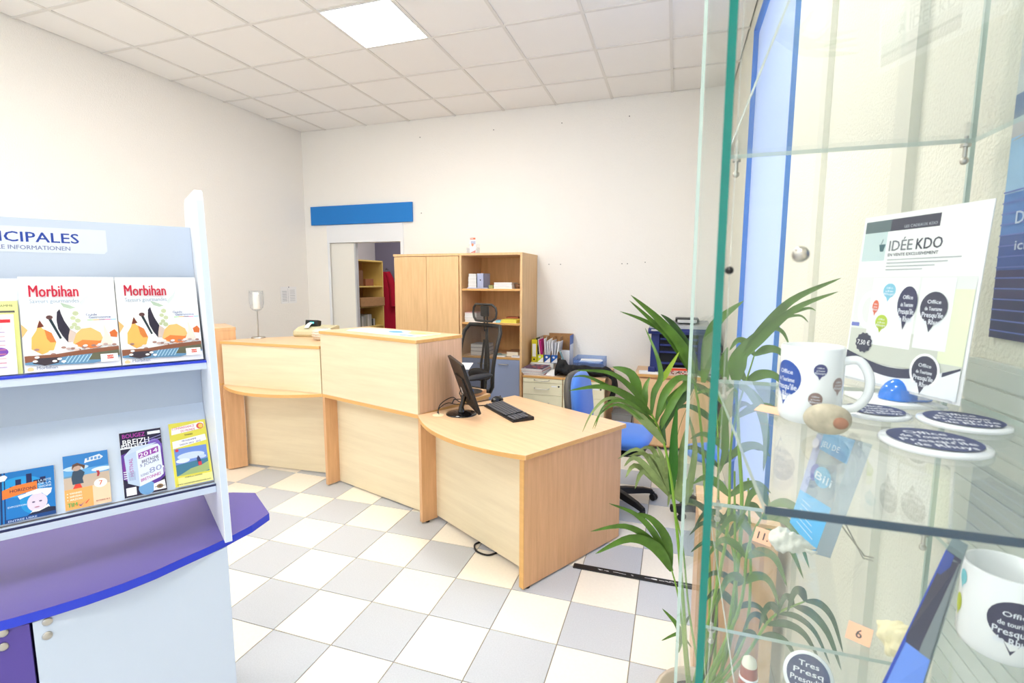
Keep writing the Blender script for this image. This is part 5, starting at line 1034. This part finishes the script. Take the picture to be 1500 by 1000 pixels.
# pebble, cap, cards, badges on the middle shelf
def lump(name, label, cat, X, D, z, r, c, sd, group=None, rz=0, mt=None):
    t = thing(name, label, cat, (CAM.x+X, CAM.y+D, z+.0006), rz, group); rr = random.Random(sd); ph = [rr.uniform(0, 6) for _ in range(6)]
    def f(u, v):
        a = 2*PI*u; q = math.sin(PI*v); k = 1+.06*math.sin(2*a+ph[0])+.05*math.sin(3*a+ph[1]+4*v)+.04*math.sin(5*v+ph[2]); return (r[0]*q*k*math.cos(a), r[1]*q*k*math.sin(a), r[2]*(1-math.cos(PI*v)))
    MB().grid(f, 26, 14, mt or mat(name+'_stone', c, .5, noise=(.35, 60), bump=(60, .3, .003))).build('body', t); return t
pb = lump('painted_pebble', 'mottled beige and rust pebble ornament at the front of the middle shelf', 'ornament', .176, .655, ZM, (.024, .017, .018), (196, 184, 160), 3, rz=-.25)
MB().ball((.012, -.0145, .018), (.008, .003, .007), mat('rust_patch', (164, 110, 84), .5), 10, 6).build('rust_patch', pb)
cpt = thing('cap_ornament', 'glossy bright blue miniature cap on a white card, middle shelf', 'ornament', (CAM.x+.318, CAM.y+.86, ZM+.0075), 0)
BLG = mat('cap_blue', (20, 120, 225), .15, coat=.6)
MB().grid(lambda u, v: (.024*math.sin(v*PI/2)*math.cos(2*PI*u), .022*math.sin(v*PI/2)*math.sin(2*PI*u), .030*math.cos(v*PI/2)), 24, 8, BLG).build('crown', cpt)
MB().prism([(.012, -.018), (.030, -.016), (.040, -.006), (.042, .004), (.036, .012), (.018, .014)], 0, .003, BLG).build('peak', cpt, bevel=.001)
cd_ = MB().box(-.045, .045, -.04, .05, 0, .006, PAPER).build('white_card_box', bevel=.001); cd_.location = (CAM.x+.315, CAM.y+.86, ZM+.0006); cd_.rotation_euler.z = .2; tag(cd_, 'small flat white card box under the blue miniature cap', 'box')
def badge(label, X, D, z, r, rx=0, ry=0, rz=0, txt=('Office', 'de Tourisme', "Presqu'ile", 'de Rhuys')):
    t = thing('round_badge', label, 'badge', (CAM.x+X, CAM.y+D, z), rz, 'round souvenir badges'); t.rotation_euler = (rx, ry, rz)
    MB().lathe([(r*.96, 0), (r, .002), (r*.97, .005), (r*.7, .0065), (0, .007)], mat('badge_white', (240, 242, 246), .12, coat=.6), 40).build('disc', t)
    p = Print((0, 0, .0073), (1, 0, 0), (0, 1, 0)); p.disk(0, 0, r*.84, r*.84, (44, 54, 104), 32, 4)
    for i, s_ in enumerate(txt): p.text(0, r*(.34-.32*i), s_, r*.22, (230, 232, 240), r*(.8, 1.15, 1.35, 1.1)[i], 'c')
    p.build('printed_face', t); return t
badge('round navy badge lying beside the blue cap on the middle shelf', .262, .775, ZM+.0006, .040, rz=.1)
badge('large round navy badge lying nearest the front of the middle shelf', .275, .645, ZM+.0006, .050)
badge('round navy badge lying at the right rear of the middle shelf', .350, .755, ZM+.0006, .047, rz=-.1)
ORC = mat('orange_tag', (250, 188, 156), .7)
def ptag(label, P, sx, sy, rz, s_, tilt=.5):
    t = thing('price_tag', label, 'price tag', P, rz, 'orange price tags'); t.rotation_euler = (tilt, 0, rz)
    MB().box(-sx, sx, 0, sy, 0, .0008, ORC).build('card', t)
    if s_: p = Print((0, 0, .0008), (1, 0, 0), (0, 1, 0)); p.text(0, sy*.25, s_, sy*.5, (60, 60, 66), None, 'c'); p.build('printed_number', t)
ptag('orange price tag beside the blue bubble mug on the middle shelf', (CAM.x+.127, CAM.y+.735, ZM+.001), .020, .02, -.6, '', .25)
ptag('orange price tag numbered 11 beside the white shell, lower shelf', (CAM.x+.146, CAM.y+.835, ZL+.001), .014, .024, -.5, '11.', .9)
ptag('orange price tag numbered 6 beside the cream shell', (CAM.x+.216, CAM.y+.628, ZL+.001), .012, .020, -.5, '6', .8)
# boxed souvenir leaning on an easel
def skew_box(name, label, cat, P, off, mts, group=None):
    t = thing(name, label, cat, tuple(P[0]), 0, group); Q = [Vector(v)-Vector(P[0]) for v in P]; R_ = [v+Vector(off) for v in Q]
    m = MB(); m.add([tuple(v) for v in Q+R_], [(3, 2, 1, 0), (4, 5, 6, 7), (0, 1, 5, 4), (1, 2, 6, 5), (2, 3, 7, 6), (3, 0, 4, 7)], mts); m.build('box', t); return t, Q
P = [at(1158, 752, .93), at(1194, 812, .828), at(1254, 645, .80), at(1200, 628, .94)]; P[0].z = P[1].z = ZL+.001
U_ = (P[1]-P[0]); V_ = (P[3]-P[0]); N_ = U_.cross(V_).normalized()
bx, Q = skew_box('souvenir_box', 'tall clear and light blue boxed souvenir leaning on the lower shelf', 'boxed souvenir', P, -N_*.022, glass('blister', (.86, .92, .98), 1, add=(.45, (214, 228, 240))))
def F(a, b_, h): v = Q[0].lerp(Q[1], a).lerp(Q[3].lerp(Q[2], a), b_)+N_*h; return tuple(v)
p = Print(fn=F, eps=.0004); SKY = (96, 186, 240)
p.poly([(0, 0), (1, 0), (1, .42), (0, .36)], SKY); p.poly([(0, .36), (.22, .37), (.22, .95), (0, .95)], (176, 184, 222)); p.poly([(.2, .82), (1, .80), (1, 1), (.2, 1)], (96, 170, 222)); p.disk(.3, .60, .14, .08, (108, 112, 190)); p.disk(.55, .60, .25, .09, (120, 186, 222)); p.text(.35, .56, 'Bili', .07, (236, 244, 250), .5)
for k in range(6): p.rect(.25, .08+.045*k, .85-.06*k, .085+.045*k, (226, 240, 250))
p.text(.3, .86, 'JEU DE', .05, (236, 244, 250), .5); p.disk(.12, .86, .1, .05, (226, 224, 240)); p.build('printed_card', bx)
ea = thing('wire_easel', 'thin wire easel behind the boxed souvenir on the lower shelf', 'easel', (CAM.x+.285, CAM.y+.835, ZL+.002))
MB().tube([(-.03, -.01, .055), (.0, 0, .0), (.012, -.004, 0)], .0012, STEEL, 6).build('wire_leg', ea); MB().tube([(-.034, -.002, .05), (.004, .008, .0), (.016, .006, 0)], .0012, STEEL, 6).build('wire_leg', ea)
# shells
def shell(label, X, D, z, r, L, rz, mt, tipm=None):
    t = thing('sea_shell', label, 'shell', (CAM.x+X, CAM.y+D, z+.001), rz, 'sea shells in the showcase'); n = 24
    m = MB().grid(lambda u, v: (L*(v-.5), (r*math.sin(PI*min(1, .08+v**.7*.92))*(1+.16*math.sin(u*2*PI*4+v*14)+.08*math.sin(v*40)))*math.cos(2*PI*u), r+(r*math.sin(PI*min(1, .08+v**.7*.92))*(1+.16*math.sin(u*2*PI*4+v*14)+.08*math.sin(v*40)))*math.sin(2*PI*u)), 30, n, mt); m.v = [(a, b_, max(c_, 0)) for a, b_, c_ in m.v]; m.build('body', t)
    MB().tube([(L*.28, -r*.55, r*.9), (L*.4, -r*.6, r*.8), (L*.5, -r*.2, r*.8)], [r*.16, r*.22, r*.1], tipm or mt, 8).build('lip', t)
SHW = mat('shell_white', (222, 222, 212), .6, bump=(90, .8, .004)); SHC = mat('shell_cream', (236, 226, 186), .45, noise=(.15, 40)); SHV = mat('shell_violet', (146, 132, 176), .5)
shell('rough white sea shell beside tag 11 on the lower shelf', .186, .82, ZL, .017, .065, -.3, SHW)
shell('cream sea shell with violet tip beside tag 6', .250, .625, ZL, .018, .055, 1.9, SHC, SHV)
# blue pocket box
P = [at(1283, 1018, .545), at(1338, 1032, .52), at(1412, 812, .50), at(1390, 797, .53)]; P[0].z = P[1].z = ZL+.001
V_ = P[3]-P[0]; U_ = P[1]-P[0]; N_ = U_.cross(V_).normalized()
bx2, Q = skew_box('pocket_tool_box', 'upright blue pocket box with a dark window leaning at the showcase front', 'boxed souvenir', P, Vector((.012, .02, 0)), glass('blister2', (.75, .85, .88), 1, add=(.6, (150, 166, 176))))
def F2(a, b_, h): v = Q[0].lerp(Q[1], a).lerp(Q[3].lerp(Q[2], a), b_)+N_*h; return tuple(v)
p = Print(fn=F2, eps=.0003); p.rect(.02, .0, .98, .40, (98, 138, 222)); p.rect(.02, .40, .98, .97, (58, 60, 82)); p.rect(.0, .0, .10, .97, (48, 76, 176)); p.rect(.6, .40, .98, .95, (118, 128, 134)); p.disk(.35, .58, .16, .08, (34, 34, 42)); p.rect(.12, .84, .6, .97, (54, 76, 150)); p.build('printed_card', bx2)
# lowest shelf
bd = badge('round navy badge propped upright on the lowest visible shelf', .228, .845, ZL2+.036, .036, rx=.95, rz=-.25, txt=('Tres', 'Presq', "Presqu'ile", 'de Rhuys'))
MB().tube([(0, .018, -.001), (0, -.022, -.022)], .0015, STEEL, 6).build('prop_wire', bd)
lh_ = thing('lighthouse_model', 'tiny red and white lighthouse ornament at the bottom of the showcase', 'ornament', (CAM.x+.141, CAM.y+.84, ZL2+.0006))
MB().lathe([(.016, 0), (.012, .035), (.013, .036), (.0, .04)], mat('lh_red', (176, 92, 66), .5), 16).build('tower', lh_); MB().lathe([(.0125, .012), (.0145, .012), (.0145, .018), (.0122, .018)], PAPER, 16, cap=False).build('white_band', lh_); MB().lathe([(.012, .036), (.010, .046), (.0, .054)], mat('lh_cream', (232, 228, 206), .5), 16).build('lantern', lh_)

# ------------------------------------------------------------------ poster on the right wall
po = thing('walks_poster', 'blue seaside walks poster on the right wall seen through the showcase', 'poster', (XR-.003, -1.625, 1.585), -PI/2)
PWd = .62; MB().box(0, PWd, -.0012, 0, 0, .35, PAPER).build('sheet', po)
p = Print((0, -.0013, 0), (1, 0, 0), (0, 0, 1)); 
for z0, z1, c in ((0, .06, (34, 42, 92)), (.06, .10, (52, 52, 104)), (.10, .15, (48, 84, 158)), (.15, .21, (72, 124, 196)), (.21, .29, (150, 190, 226)), (.29, .315, (176, 176, 180)), (.315, .35, (44, 52, 110))): p.rect(0, z0, PWd, z1, c)
p.poly([(0, .285), (.1, .30), (.3, .322), (.62, .34), (.62, .30), (.3, .295)], (170, 168, 170))
for k in range(14): p.rect(0, .01+k*.0155, PWd, .012+k*.0155, (90, 110, 190))
p.text(.035, .165, 'DE BALADES', .018, (190, 206, 232), .16); p.text(.04, .128, 'ici et ailleurs', .014, (190, 206, 232), .15); p.build('printed_artwork', po)
rb = thing('radiator_panel', 'pale grey ribbed wall panel below the poster on the right wall', 'panel', (XR-.002, -1.60, .62), -PI/2)
GR = mat('pale_grey_panel', (206, 210, 204), .6); MB().box(0, .62, -.012, 0, 0, .93, GR).build('back', rb)
for k in range(30): MB().box(0, .62, -.0145, -.012, .012+k*.0305, .038+k*.0305, GR).build('rib', rb)
